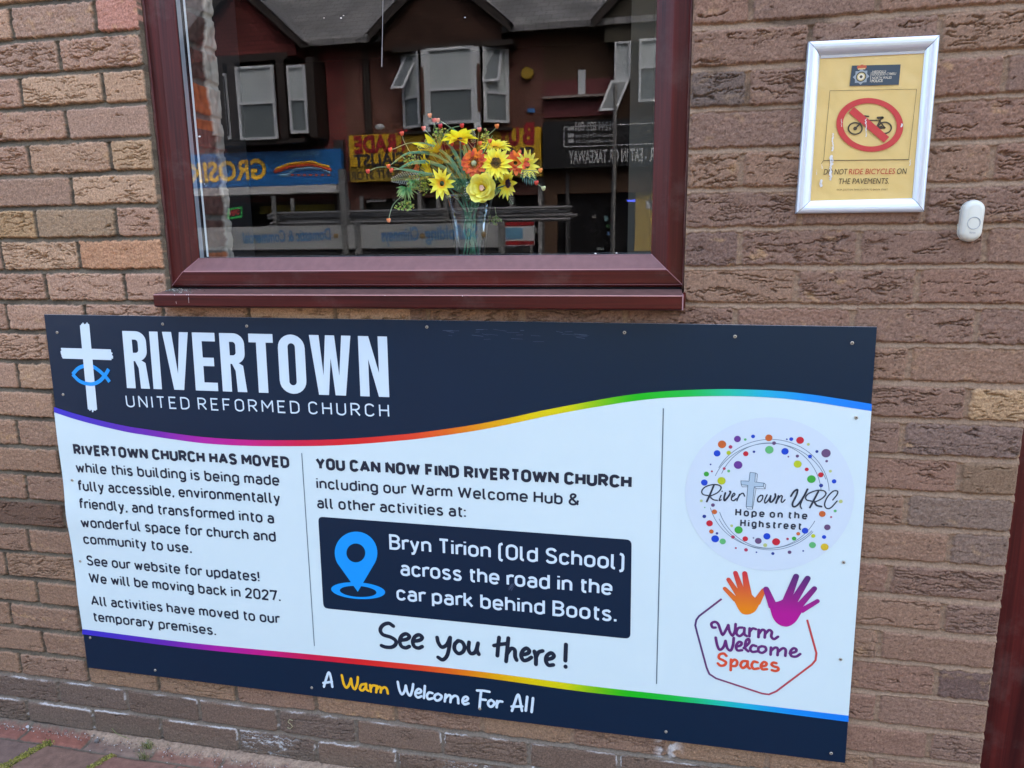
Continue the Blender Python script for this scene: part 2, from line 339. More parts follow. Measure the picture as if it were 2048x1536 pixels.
# old brick reveal with a torn plaster edge, seen through the left of the pane
st=store(); res=.003; ys=np.linspace(.081,.180,34); zs=np.linspace(1.27,2.45,400); Yv,Zv=np.meshgrid(ys,zs)
rr=np.floor(Zv/.078); lz=np.abs(Zv/.078-rr-.5)*.078; mor=smooth(.031,.034,lz+.002*pn(Yv/.02,Zv/.02,5)); hb=h1(rr.astype(int),9)
cb=np.array([lin(c) for c in ((92,66,58),(70,60,54),(150,84,50),(84,62,54),(104,88,80))])[(hb*5).astype(int)]
cb=np.where((np.abs(Zv-1.655)<.045)[...,None],np.array(lin((158,84,46))),cb)*(1+.35*pn(Yv/.02,Zv/.015,6))[...,None]
edge=.144+.020*pn(Zv*3.7,Zv*0+.3,7)+.010*pn(Zv*13,Zv*0+.4,8)+.004*pn(Zv*57,Zv*0+.6,88)+.003*pn(Yv*90,Zv*90,89)+np.where(Zv>1.6,-.004,.010); pl=smooth(0,.002,Yv-edge)
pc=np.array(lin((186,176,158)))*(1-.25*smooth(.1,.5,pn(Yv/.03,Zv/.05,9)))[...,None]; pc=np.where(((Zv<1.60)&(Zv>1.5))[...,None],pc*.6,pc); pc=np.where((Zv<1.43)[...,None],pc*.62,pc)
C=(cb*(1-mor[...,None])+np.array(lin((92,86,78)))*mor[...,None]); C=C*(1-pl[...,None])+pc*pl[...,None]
Xv=.058+.004*(1-mor)+.003*pn(Yv/.015,Zv/.02,10)+.006*pl
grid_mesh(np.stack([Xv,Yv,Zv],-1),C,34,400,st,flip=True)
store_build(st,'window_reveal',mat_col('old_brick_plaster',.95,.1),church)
mb=MB(); mb.box((1.041,.62,0),(1.30,.70,2.6)); mb.build('interior_pier',mat('olive_paint',(.105,.098,.072),.7,.3,noise=.08,nscale=8),church)
mb=MB(); mb.box((.05,.082,1.262),(1.135,.285,1.287)); mb.build('inner_windowsill',mat('inner_sill',(.05,.045,.04),.5,.3),church)

# ------------------------------------------------------------------ window frame
def wood_mat(name, axis):
    m=bpy.data.materials.new(name); m.use_nodes=True; nt=m.node_tree; b=nt.nodes['Principled BSDF']; L=nt.links.new
    tc=nt.nodes.new('ShaderNodeTexCoord'); mp=nt.nodes.new('ShaderNodeMapping'); s=[150,150,150]; s[axis]=3.5; mp.inputs['Scale'].default_value=s
    n=nt.nodes.new('ShaderNodeTexNoise'); n.inputs['Scale'].default_value=1; n.inputs['Detail'].default_value=5; n.inputs['Distortion'].default_value=.6
    s2=[38,38,38]; s2[axis]=1.6; mp2=nt.nodes.new('ShaderNodeMapping'); mp2.inputs['Scale'].default_value=s2; n2=nt.nodes.new('ShaderNodeTexNoise'); n2.inputs['Detail'].default_value=3; n2.inputs['Scale'].default_value=1
    gn=nt.nodes.new('ShaderNodeTexNoise'); gn.inputs['Scale'].default_value=9; gn.inputs['Detail'].default_value=8; gn.inputs['Roughness'].default_value=.7; L(tc.outputs['Object'],gn.inputs['Vector']); gr=nt.nodes.new('ShaderNodeMapRange'); gr.inputs[1].default_value=.52; gr.inputs[2].default_value=.80; gr.inputs[4].default_value=.34; L(gn.outputs['Fac'],gr.inputs[0])
    gx=nt.nodes.new('ShaderNodeMix'); gx.data_type='RGBA'; gx.inputs[7].default_value=(.16,.12,.10,1); L(gr.outputs[0],gx.inputs[0])
    L(tc.outputs['Object'],mp.inputs[0]); L(mp.outputs[0],n.inputs['Vector']); L(tc.outputs['Object'],mp2.inputs[0]); L(mp2.outputs[0],n2.inputs['Vector'])
    r=nt.nodes.new('ShaderNodeValToRGB'); e=r.color_ramp.elements; e[0].position=.33; e[0].color=(*lin((50,16,15)),1); e[1].position=.68; e[1].color=(*lin((96,34,29)),1)
    ad=nt.nodes.new('ShaderNodeMath'); ad.operation='MULTIPLY_ADD'; ad.inputs[1].default_value=.5; ad.inputs[2].default_value=0
    ad2=nt.nodes.new('ShaderNodeMath'); ad2.operation='MULTIPLY_ADD'; ad2.inputs[1].default_value=.5
    L(n.outputs['Fac'],ad.inputs[0]); L(n2.outputs['Fac'],ad2.inputs[0]); L(ad.outputs[0],ad2.inputs[2]); L(ad2.outputs[0],r.inputs[0]); L(r.outputs[0],gx.inputs[6]); L(gx.outputs[2],b.inputs['Base Color'])
    b.inputs['Roughness'].default_value=.34; b.inputs['Specular IOR Level'].default_value=.22
    bp=nt.nodes.new('ShaderNodeBump'); bp.inputs['Strength'].default_value=.12; bp.inputs['Distance'].default_value=.0006; L(n.outputs['Fac'],bp.inputs['Height']); L(bp.outputs[0],b.inputs['Normal'])
    return m
wood_v=wood_mat('rosewood_upright',2); wood_h=wood_mat('rosewood_level',0); dusty_lit=mat('dusty_lit_foil',lin((122,84,80)),.42,.3,noise=.10,nscale=60); edge_hl=mat('edge_highlight',lin((172,122,114)),.45,.4)  # bead dust with sky light painted in; edge highlight painted as a pale strip
PROF=[(0,.060),(0,.026),(.025,.0225),(.07,.0205),(.095,.022),(.12,.0215),(.50,.0215),(.535,.0222),(.56,.0240),(.96,.0440),(1.0,.0455),(1.0,.060)]
def frame_side(mb,oa,ob,ia,ib,prof,mi):
    """one mitred member from corner a to corner b; prof = (share of the width, y)"""
    vs=[]
    for (o,i) in ((oa,ia),(ob,ib)):
        for t,y in prof: vs.append((o[0]+(i[0]-o[0])*t,y,o[1]+(i[1]-o[1])*t))
    n=len(prof)
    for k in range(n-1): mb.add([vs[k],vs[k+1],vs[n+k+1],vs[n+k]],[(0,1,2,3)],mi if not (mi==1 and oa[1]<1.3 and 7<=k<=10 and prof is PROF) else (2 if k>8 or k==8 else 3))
OX0,OX1,OZ0,OZ1=LJ,RJ+.002,1.2405,WIN_TOP-.005; IX0,IX1,IZ0,IZ1=.061,1.1195,1.3078,WIN_TOP-.07
mb=MB(); o=[(OX0,OZ0),(OX1,OZ0),(OX1,OZ1),(OX0,OZ1)]; i_=[(IX0,IZ0),(IX1,IZ0),(IX1,IZ1),(IX0,IZ1)]
for k in range(4):
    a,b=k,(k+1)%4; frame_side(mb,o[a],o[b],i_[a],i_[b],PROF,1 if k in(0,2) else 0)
window=mb.build('window',[wood_v,wood_h,dusty_lit,edge_hl],church); window['label']='dark red woodgrain window with one big pane'
for a,b in ((o[0],i_[0]),(o[1],i_[1])):              # pale weld lines along the mitres
    vs=[]; mb=MB(); s_=1 if a is o[0] else -1
    for t,y in PROF[2:-1]:
        x=a[0]+(b[0]-a[0])*t; z=a[1]+(b[1]-a[1])*t; vs+=[(x-.0008,y-.0004,z+.0005*s_),(x+.0008,y-.0004,z-.0005*s_)]
    mb.add(vs,[(2*k,2*k+1,2*k+3,2*k+2) for k in range(len(vs)//2-1)]); mb.build('mitre_weld',mat('weld',lin((150,100,102)),.5),window)
# pane: clear glass that mirrors the street
gm=bpy.data.materials.new('window_glass'); gm.use_nodes=True; nt=gm.node_tree; nt.nodes.remove(nt.nodes['Principled BSDF'])
fr=nt.nodes.new('ShaderNodeLayerWeight'); fr.inputs['Blend'].default_value=.5; pw=nt.nodes.new('ShaderNodeMath'); pw.operation='POWER'; pw.inputs[1].default_value=5; mu=nt.nodes.new('ShaderNodeMath'); mu.operation='MULTIPLY_ADD'; mu.inputs[1].default_value=.93; mu.inputs[2].default_value=.05; mu.use_clamp=True
tr=nt.nodes.new('ShaderNodeBsdfTransparent'); tr.inputs[0].default_value=(.97,.985,.98,1); gl=nt.nodes.new('ShaderNodeBsdfGlossy'); gl.inputs['Roughness'].default_value=0.0; gl.inputs['Color'].default_value=(.95,.97,1,1)
ms=nt.nodes.new('ShaderNodeMixShader'); L=nt.links.new; L(fr.outputs['Facing'],pw.inputs[0]); L(pw.outputs[0],mu.inputs[0]); L(mu.outputs[0],ms.inputs[0]); L(tr.outputs[0],ms.inputs[1]); L(gl.outputs[0],ms.inputs[2]); L(ms.outputs[0],nt.nodes['Material Output'].inputs[0])
mb=MB(); mb.add([(IX0-.004,GLASS_Y,IZ0-.004),(IX1+.004,GLASS_Y,IZ0-.004),(IX1+.004,GLASS_Y,IZ1),(IX0-.004,GLASS_Y,IZ1)],[(0,1,2,3)]); mb.build('glass_pane',gm,window)
mb=MB()                                              # spacer bar round the unit, black seal, white inner bead
x=IX0; 
def ring(mb,y0,y1,inset,mi):
    a0,a1,b0,b1=IX0+inset,IX1-inset,IZ0+inset,IZ1
    mb.add([(a0,y0,b0),(a0,y1,b0),(a0,y1,b1),(a0,y0,b1)],[(0,1,2,3)],mi); mb.add([(a1,y0,b0),(a1,y1,b0),(a1,y1,b1),(a1,y0,b1)],[(0,3,2,1)],mi); mb.add([(a0,y0,b0),(a1,y0,b0),(a1,y1,b0),(a0,y1,b0)],[(0,1,2,3)],mi)
ring(mb,.0475,.0490,.0002,1); ring(mb,.0490,.0640,.0005,0); ring(mb,.0640,.0720,.0003,1); ring(mb,.0720,.0800,.0025,2)
sp=mat('spacer_metal',(.46,.50,.53),.45,.5,metal=.35,noise=.1,nscale=700)
mb.build('spacer_bar',[sp,mat('black_seal',(.012,.012,.014),.5),mat('white_bead',(.78,.83,.82),.4)],window)
mb=MB()                                              # outer sill
SX0,SX1=-.0075,1.184
prof=[(-.030,1.197),(-.0395,1.2005),(-.0405,1.2025),(-.0405,1.2262),(-.0392,1.2282),(-.034,1.2289),(.024,1.2362),(.024,1.228),(.0,1.197)]
vs=[(SX0,y,z) for y,z in prof]+[(SX1,y,z) for y,z in prof]; n=len(prof)
mb.add(vs,[(k,(k+1)%n,n+(k+1)%n,n+k) for k in range(n) if k not in (3,4,5)]+[tuple(range(n))[::-1],tuple(n+k for k in range(n))],0)
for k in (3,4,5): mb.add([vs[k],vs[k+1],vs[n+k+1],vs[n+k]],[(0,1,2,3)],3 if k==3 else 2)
mb.box((SX1,-.0412,1.199),(SX1+.0022,.002,1.2292),1); mb.box((SX1+.0022,-.012,1.200),(RJ+.003,.004,1.232),0)
sill=mb.build('sill',[wood_h,mat('sill_cap',lin((170,128,130)),.5),mat('dusty_lit_sill',lin((104,76,70)),.45,.3,noise=.2,nscale=45),edge_hl],window)  # sill top: dust plus painted sky light; front edge: painted highlight
mb=MB(); mb.box((OX0,.0245,1.228),(OX1,.05,1.2400)); mb.build('sill_gap',mat('gap_black',(.01,.008,.008),.9,.1),window)
mb=MB(); rnd=random.Random(5)                        # grit and dead moss in the corner of the sill
for k in range(240):
    x=-.004+abs(rnd.gauss(0,.035)); y=rnd.uniform(-.03,.02) if x>.03 else rnd.uniform(-.006,.022)
    z=1.2289+(y+.034)*.126; r=rnd.uniform(.0005,.0016); c=rnd.choice([(.10,.09,.08),(.16,.15,.13),(.38,.36,.32),(.10,.10,.07)]); mb.blob((x,y,z+r*.5),r,5,3,col=c,jit=.6,rnd=rnd)
_gm=mb
for px,py,l,w_ in ((349,589.5,0,.0016),(373,589.5,0,.0016),(377,589.5,0,.0018),(377,594,12,.0005),(352,603,5,.0005),(770,591,0,.0010),(925,592,0,.0012),(545,590,0,.0009)):
    mb=MB(); a=W(px,py,-.0412); b=W(px+.8,py+l,-.0412); mb.tube([a,b],w_*.6,5) if l else mb.blob(a,w_*.8,6,4,sc=(1,.4,1)); mb.build('sill_scuff',mat('scuff_white',(.62,.56,.52),.7),sill)
mb=MB(); mb.tube([W(*q,Y=-.003) for q in ((585,1441),(579,1439),(576,1444),(581,1448),(585,1453),(580,1458),(575,1455))],.0011,4); mb.build('chalk_mark',mat('chalk_yellow',(.30,.26,.14),.9),church)
mb=_gm
tag(mb.build('sill_grit',mat_col('grit',.95,.1)),'grey grit and dead moss in the left corner of the window sill','grit',kind='stuff')

for x_ in (LJ+.0015,RJ-.0015):                         # old sealant between frame and brick
    mb=MB(); r_=random.Random(int(x_*1000)); mb.tube([(x_+r_.uniform(-.0008,.0008),.0225+r_.uniform(-.001,.001),1.238+k*.02) for k in range(59)],[.0026+r_.uniform(-.0009,.0012) for k in range(59)],6); mb.build('sealant',mat('old_sealant',lin((92,64,56)),.8,.2,noise=.25,nscale=120),window,True)

# ------------------------------------------------------------------ door at the right
door_m=wood_mat('rosewood_door',2); mb=MB()
mb.box((DJ-.02,.065,0),(1.953,.12,DOOR_TOP),0); door=mb.build('door',[door_m],church); door['label']='dark red woodgrain door'
mb=MB(); mb.box((1.953,.085,.02),(2.70,.12,.235),0); mb.box((2.70,.065,0),(DOOR_R+.02,.12,DOOR_TOP),0); mb.box((1.953,.065,2.05),(2.70,.12,DOOR_TOP),0); mb.box((1.953,.085,.30),(2.70,.118,2.05),0); mb.build('door_leaf',[wood_v],door)
mb=MB(); mb.add([(1.953,.080,.300),(2.70,.080,.300),(2.70,.090,.236),(1.953,.090,.236)],[(0,3,2,1)]); mb.build('weather_bar',mat('grey_alu',(.42,.43,.44),.4,.5,metal=.5),door)
# ------------------------------------------------------------------ the church noticeboard
SY=-.0085
board=empty('information_board',(float(W(88,629)[0]),0,.21),'big navy and white church noticeboard screwed to the bricks under the window','noticeboard')
_zb=[W(140,1030,SY)[2],W(122,880,SY)[2],W(168,1200,SY)[2]]
def warp(X,Z):
    X=np.asarray(X,float); Z=np.asarray(Z,float); e=np.exp(-np.clip(X+.36,0,9)/.07)
    w=-e*(.0055*np.exp(-((Z-_zb[0])/.055)**2)+.0015*np.exp(-((Z-_zb[1])/.05)**2)+.002*np.exp(-((Z-_zb[2])/.045)**2))
    return w
def S(px,py): w=W(px,py,SY); return np.array((w[0],w[2]))
LAYER=.00035
def sheet(mb,pts2,faces,layer,mi=0,col=None):
    P=np.array(pts2,float); y=SY+warp(P[:,0],P[:,1])-LAYER*layer
    mb.add(np.stack([P[:,0],y,P[:,1]],1),faces,mi,col)
def stroke(mb,pts,w,layer,mi=0,col=None,caps=True,closed=False,dl=.12):
    """a flat printed line of width w through 2-D points (metres on the board)"""
    P=[np.array(p,float) for p in pts]; Q=[P[0]]
    for p in P[1:]:
        if np.linalg.norm(p-Q[-1])>w*.06: Q.append(p)
    P=Q; n=len(P)
    if n<2: 
        disc(mb,P[0],w/2,layer,mi,col); return
    ww=w if hasattr(w,'__len__') else [w]*n
    vs=[]; cs=[]
    for i in range(n):
        a=P[i-1] if i>0 else (P[-2] if closed else None); b=P[i+1] if i<n-1 else (P[1] if closed else None)
        t1=(P[i]-a) if a is not None else (b-P[i]); t2=(b-P[i]) if b is not None else (P[i]-a)
        t1=t1/(np.linalg.norm(t1)+1e-12); t2=t2/(np.linalg.norm(t2)+1e-12); t=t1+t2; l=np.linalg.norm(t); t=t/l if l>1e-6 else t1
        nrm=np.array((-t[1],t[0])); k=1/max(.55,abs(float(np.dot(t,t1)))); vs+= [P[i]+nrm*ww[i]/2*k,P[i]-nrm*ww[i]/2*k]
    for i in range(n-1):
        q=[vs[2*i],vs[2*i+1],vs[2*i+3],vs[2*i+2]]; c=None
        if col is not None: c=[col(p) for p in q] if callable(col) else col
        sheet(mb,q,[(0,1,2,3)],layer+dl*i/n,mi,c)
    if caps and not closed:
        for e,p in ((0,P[0]),(n-1,P[-1])): disc(mb,p,ww[e]/2,layer+dl*(1.1+.1*(e>0)),mi,col,8)
def disc(mb,c,r,layer,mi=0,col=None,n=20,ry=None,rot=0):
    ry=r if ry is None else ry; cs,sn=math.cos(rot),math.sin(rot)
    P=[]
    for k in range(n):
        a=2*math.pi*k/n; x,z=r*math.cos(a),ry*math.sin(a); P.append((c[0]+x*cs-z*sn,c[1]+x*sn+z*cs))
    cc=None
    if col is not None: cc=[col(p) for p in P] if callable(col) else col
    sheet(mb,P,[tuple(range(n))],layer,mi,cc)
def polyfill(mb,pts,layer,mi=0,col=None):
    from mathutils.geometry import tessellate_polygon
    P=[np.array(p,float) for p in pts]; tri=tessellate_polygon([[Vector((p[0],p[1],0)) for p in P]])
    cc=None
    if col is not None: cc=[col(p) for p in P] if callable(col) else col
    fs=[]
    for t in tri:
        a,b,c=[P[i] for i in t]; cr=(b[0]-a[0])*(c[1]-a[1])-(b[1]-a[1])*(c[0]-a[0]); fs.append(t if cr>0 else t[::-1])
    sheet(mb,P,fs,layer,mi,cc)
_TXT={}
def text_geo(s,bold=0.0,spacing=1.0):
    key=(s,bold,spacing)
    if key in _TXT: return _TXT[key]
    cu=bpy.data.curves.new('t','FONT'); cu.body=s; cu.size=1.0; cu.resolution_u=3; cu.offset=bold; cu.space_character=spacing; cu.fill_mode='FRONT'
    ob=bpy.data.objects.new('t',cu); COL.objects.link(ob); dg=bpy.context.evaluated_depsgraph_get(); dg.update()
    me=bpy.data.meshes.new_from_object(ob.evaluated_get(dg)); v=np.array([tuple(q.co)[:2] for q in me.vertices]); f=[tuple(p.vertices) for p in me.polygons]
    bpy.data.objects.remove(ob); bpy.data.curves.remove(cu); bpy.data.meshes.remove(me); _TXT[key]=(v,f); return v,f
CAPH=float(text_geo('H')[0][:,1].max())
def text2(s,A,B,cap,bold=0.0,slant=0.0,spacing=1.0,mirror=False):
    """outline of a line of writing laid from A to B (2-D), capitals 'cap' high"""
    v,f=text_geo(s,bold,spacing); A=np.array(A,float); B=np.array(B,float); d=B-A; L_=np.linalg.norm(d); d/=L_; n=np.array((-d[1],d[0])); x0,x1=v[:,0].min(),v[:,0].max()
    x=(v[:,0]-x0)/(x1-x0)*L_; y=v[:,1]/CAPH*cap; x=x+slant*y
    return A+np.outer(x,d)+np.outer(y,n), f
def fix(P,f):
    out=[]
    for t in f:
        a,b,c=P[t[0]],P[t[1]],P[t[2]]; cr=(b[0]-a[0])*(c[1]-a[1])-(b[1]-a[1])*(c[0]-a[0]); out.append(t if cr>0 else t[::-1])
    return out
def write(mb,s,A,B,cap,layer,mi=0,bold=0.0,slant=0.0,spacing=1.0,col=None):
    P,f=text2(s,A,B,cap,bold,slant,spacing); sheet(mb,P,fix(P,f),layer,mi,col)

def ink(name,c,r=.30): return mat(name,lin(c),r,.5)
NAVY=mat('navy_print',lin((8,36,58)),.30,.32,noise=.03,nscale=6); WHITE=mat('white_print',(.58,.70,.675),.30,.35,noise=.012,nscale=5); INK=ink('dark_ink',(20,37,54)); PALE=mat('pale_print',(.58,.70,.735),.26,.5); BLUE=ink('blue_print',(0,156,240)); GREY=ink('grey_print',(96,116,124)); YEL=ink('yellow_print',(250,190,30)); PRINT=mat_col('colour_print',.28,.5)
SGN=0.62                                             # print colours measured on the photograph -> reflectance
TL,TR,BR,BL=S(88,629),S(1754,654),S(1690,1526),S(175,1335)
def q2(u,v): return TL*(1-u)*(1-v)+TR*u*(1-v)+BR*u*v+BL*(1-u)*v     # u right, v down
mb=MB(); NU,NV=60,30
P=[q2(u/NU,v/NV) for v in range(NV+1) for u in range(NU+1)]; Pa=np.array(P); y=SY+warp(Pa[:,0],Pa[:,1]); w_=NU+1
F=[(v*w_+u,(v+1)*w_+u,(v+1)*w_+u+1,v*w_+u+1) for v in range(NV) for u in range(NU)]
mb.add(np.stack([Pa[:,0],y,Pa[:,1]],1),F,0); nb=len(P)
mb.add(np.stack([Pa[:,0],y+.003,Pa[:,1]],1),[f[::-1] for f in F],1)
ring_=[u for u in range(w_)]+[v*w_+NU for v in range(1,NV+1)]+[NV*w_+u for u in range(NU-1,-1,-1)]+[v*w_ for v in range(NV-1,0,-1)]
base=0
for k in range(len(ring_)):
    a,b=ring_[k],ring_[(k+1)%len(ring_)]; mb.f.append((a,b,b+nb,a+nb)); mb.m.append(1)
pmb=mb; EDGE=mat('panel_edge',(.55,.58,.60),.4)
def interp(table,x):
    xs=[t[0] for t in table]; return [np.interp(x,xs,[t[k] for t in table]) for k in range(1,len(table[0]))]
RT=[(108.5,814,824.3),(150,827,838),(200,840.5,851.5),(255,852.5,864),(294,858.5,870.3),(350,867,879),(411,874.3,886.7),(490,879.2,891.4),(568,880.2,892.3),(650,879.2,891.3),(724,875.5,887.5),(790,870,882),(840,865,877),(935,851.5,863.8),(1010,837.5,850),(1085,821,833.8),(1150,808.5,821),(1206,798,811.5),(1260,789.5,803),(1330,782.3,795.5),(1430,778.2,792),(1500,779,793),(1560,782.2,796.5),(1620,788.5,803),(1690,799,813.8),(1743,807.8,822)]
RB=[(165,1258,1268),(386.7,1286,1297),(660,1312,1323),(940,1340.5,1352),(1166,1370,1383),(1320,1387.5,1399),(1470,1404,1414.5),(1697,1431,1443.5)]
RAIN=[(108,(58,52,196)),(200,(78,48,186)),(300,(112,40,172)),(400,(182,30,160)),(500,(206,24,130)),(600,(216,26,72)),(700,(226,34,38)),(820,(234,66,40)),(900,(238,112,22)),(980,(238,166,6)),(1060,(236,206,0)),(1140,(222,216,6)),(1210,(122,200,16)),(1280,(20,192,26)),(1380,(16,196,74)),(1460,(26,200,160)),(1530,(20,182,214)),(1620,(8,146,230)),(1745,(0,126,232))]
def spline(table,n):
    xs=np.linspace(table[0][0],table[-1][0],n); T=np.array(table,float); pts=crom([t for t in T],10); pts=np.array(pts); o=np.argsort(pts[:,0]); return xs,[np.interp(xs,pts[o,0],pts[o,k]) for k in range(1,T.shape[1])]
def rain(x): 
    xs=[r[0] for r in RAIN]; c=[np.interp(x,xs,[r[1][k] for r in RAIN]) for k in range(3)]; return tuple(v*1.0 for v in lin(c))
N=140; xs,(t0,t1)=spline(RT,N)
for tb,shift in ((RT,0),(RB,1)):
    xx,(a,b)=spline(tb,N); mb=MB(); P=[]; C=[]
    for k in range(N):
        P+=[S(xx[k],a[k]),S(xx[k],b[k])]; c=rain(108+(xx[k]-tb[0][0])/(tb[-1][0]-tb[0][0])*1637); C+=[c,c]
    sheet(mb,P,[(2*k,2*k+1,2*k+3,2*k+2) for k in range(N-1)],2,0,C); mb.build('rainbow_stripe',PRINT,board)
xb,(b0,b1)=spline(RB,N); mb=MB(); P=[]; M=24
for k in range(N):
    A=S(xs[k],t1[k]-1); B=S(xb[k],b0[k]+1)
    P+=[A+(B-A)*j/M for j in range(M+1)]
sheet(mb,P,[(k*(M+1)+j,k*(M+1)+j+1,(k+1)*(M+1)+j+1,(k+1)*(M+1)+j) for k in range(N-1) for j in range(M)],1); mb.build('white_field',WHITE,board,True)
def zf(ox,oy,s): return lambda x,y: S(ox+x/s,oy+y/s)
# dividing lines
mb=MB(); stroke(mb,[S(603.7,906),S(629,1291.5)],.0021,2.2,caps=False); mb.build('divider_line',GREY,board); mb=MB(); stroke(mb,[S(1326.8,816.5),S(1313,1367.5)],.0024,2.2,caps=False); mb.build('divider_line',GREY,board)
# heading
Z6=zf(60,600,2.56); cor=[Z6(470,158),Z6(1830,187),Z6(1842,497),Z6(495,450)]
def hq(u,v): return cor[0]*(1-u)*(1-v)+cor[1]*u*(1-v)+cor[2]*u*v+cor[3]*(1-u)*v    # v down
mb=MB(); K=.30                                       # condensed block capitals: stem width in cap heights
def hx(x): return x/4.555
def hs(pts,w,lay): stroke(mb,pts,w,lay,caps=False)
HCAP=float(np.linalg.norm(cor[3]-cor[0])); 
def hpoly(pl,lay=2.4): polyfill(mb,[hq(hx(x),1-yv) for x,yv in pl],lay)
def arcp(cx,cy,rx,ry,a0,a1,n=8): return [(cx+rx*math.cos(math.radians(a0+(a1-a0)*k/n)),cy+ry*math.sin(math.radians(a0+(a1-a0)*k/n))) for k in range(n+1)]
def band(outer,inner,lay=2.4):
    for k in range(len(outer)-1): polyfill(mb,[hq(hx(p[0]),1-p[1]) for p in (outer[k],outer[k+1],inner[k+1],inner[k])],lay)
T_=.165
def letterR(x):
    hpoly([(x,0),(x+T_,0),(x+T_,1),(x,1)])
    o=[(x+T_,1)]+arcp(x+.235,.82,.19,.18,90,0)+arcp(x+.235,.66,.19,.18,0,-90)+[(x+T_,.48)]; i=[(x+T_,.855)]+arcp(x+.215,.80,.055,.055,90,0)+arcp(x+.215,.68,.055,.055,0,-90)+[(x+T_,.625)]
    band(o,i); hpoly([(x+T_+.02,.50),(x+.27,.52),(x+.385,.45),(x+.43,.0),(x+.265,.0),(x+.25,.36)],2.5)
letterR(0.01)
hpoly([(.505,0),(.66,0),(.66,1),(.505,1)])
hpoly([(.74,1),(.905,1),(.975,.28),(1.045,1),(1.205,1),(1.065,0),(.885,0)])
def letterE(x):
    hpoly([(x,0),(x+T_,0),(x+T_,1),(x,1)]); [hpoly([(x+T_,a),(x+b,a),(x+b,a+.145),(x+T_,a+.145)],2.5) for a,b in ((0,.40),(.43,.36),(.855,.40))]
letterE(1.275)
letterR(1.755)
hpoly([(2.385,0),(2.55,0),(2.55,.855),(2.675,.855),(2.675,1),(2.26,1),(2.26,.855),(2.385,.855)])
x=2.755; band(arcp(x+.225,.775,.225,.225,180,0,12)+arcp(x+.225,.225,.225,.225,0,-180,12)+[(x,.775)],arcp(x+.225,.79,.062,.065,180,0,12)+arcp(x+.225,.21,.062,.065,0,-180,12)+[(x+.163,.79)])
x=3.285; hpoly([(x,1),(x+.16,1),(x+.21,.33),(x+.265,1),(x+.415,1),(x+.47,.33),(x+.53,1),(x+.68,1),(x+.565,0),(x+.395,0),(x+.34,.62),(x+.285,0),(x+.12,0)])
x=4.085; hpoly([(x,0),(x+.15,0),(x+.15,.62),(x+.30,0),(x+.465,0),(x+.465,1),(x+.315,1),(x+.315,.40),(x+.165,1),(x,1)])

mb.build('heading_lettering',PALE,board)
# cross and fish
mb=MB(); rnd=random.Random(3)
def brush(a,b,w,lay):
    a=np.array(a);b=np.array(b);d=b-a;L_=np.linalg.norm(d);d/=L_;n=np.array((-d[1],d[0])); k=7
    for i in range(k):
        o=(i-(k-1)/2)/k*w; pk=.030*(1-((i-3)/3.6)**2); e0=-(pk+rnd.uniform(-.020,.012))*L_; e1=(pk+rnd.uniform(-.020,.012))*L_; hw=w/k*.56
        p0=a+n*o+d*e0; p1=b+n*o+d*e1
        sheet(mb,[p0-n*hw,p1-n*hw,p1+n*hw,p0+n*hw],[(0,1,2,3)],lay+.02*i); disc(mb,p0,hw,lay+.02*i+.3,n=8); disc(mb,p1,hw,lay+.02*i+.3,n=8)
brush(Z6(281,132),Z6(321,555),.0265,2.5); brush(Z6(170,272),Z6(415,280),.0262,3.0); cross=mb.build('cross_emblem',PALE,board)
mb=MB(); Z38=zf(0,600,3.84)
up=crom([Z38(560,570),Z38(610,520),Z38(690,503),Z38(760,540),Z38(815,592),Z38(843,628)],8); lo=crom([Z38(560,570),Z38(620,625),Z38(705,645),Z38(770,620),Z38(815,568),Z38(838,530)],8)
stroke(mb,[p for p in up if not (Z38(640,0)[0]+.0<p[0]<Z38(722,0)[0])][:999],.0092,2.3,caps=False) if False else None
ua=[p for p in up if p[0]<Z38(652,520)[0]]; ub=[p for p in up if p[0]>Z38(700,520)[0]]
stroke(mb,ua,.0092,2.2,caps=False); stroke(mb,ub,.0092,2.2,caps=False); stroke(mb,lo,.0092,4.0,caps=False)
mb.build('fish',BLUE,cross)
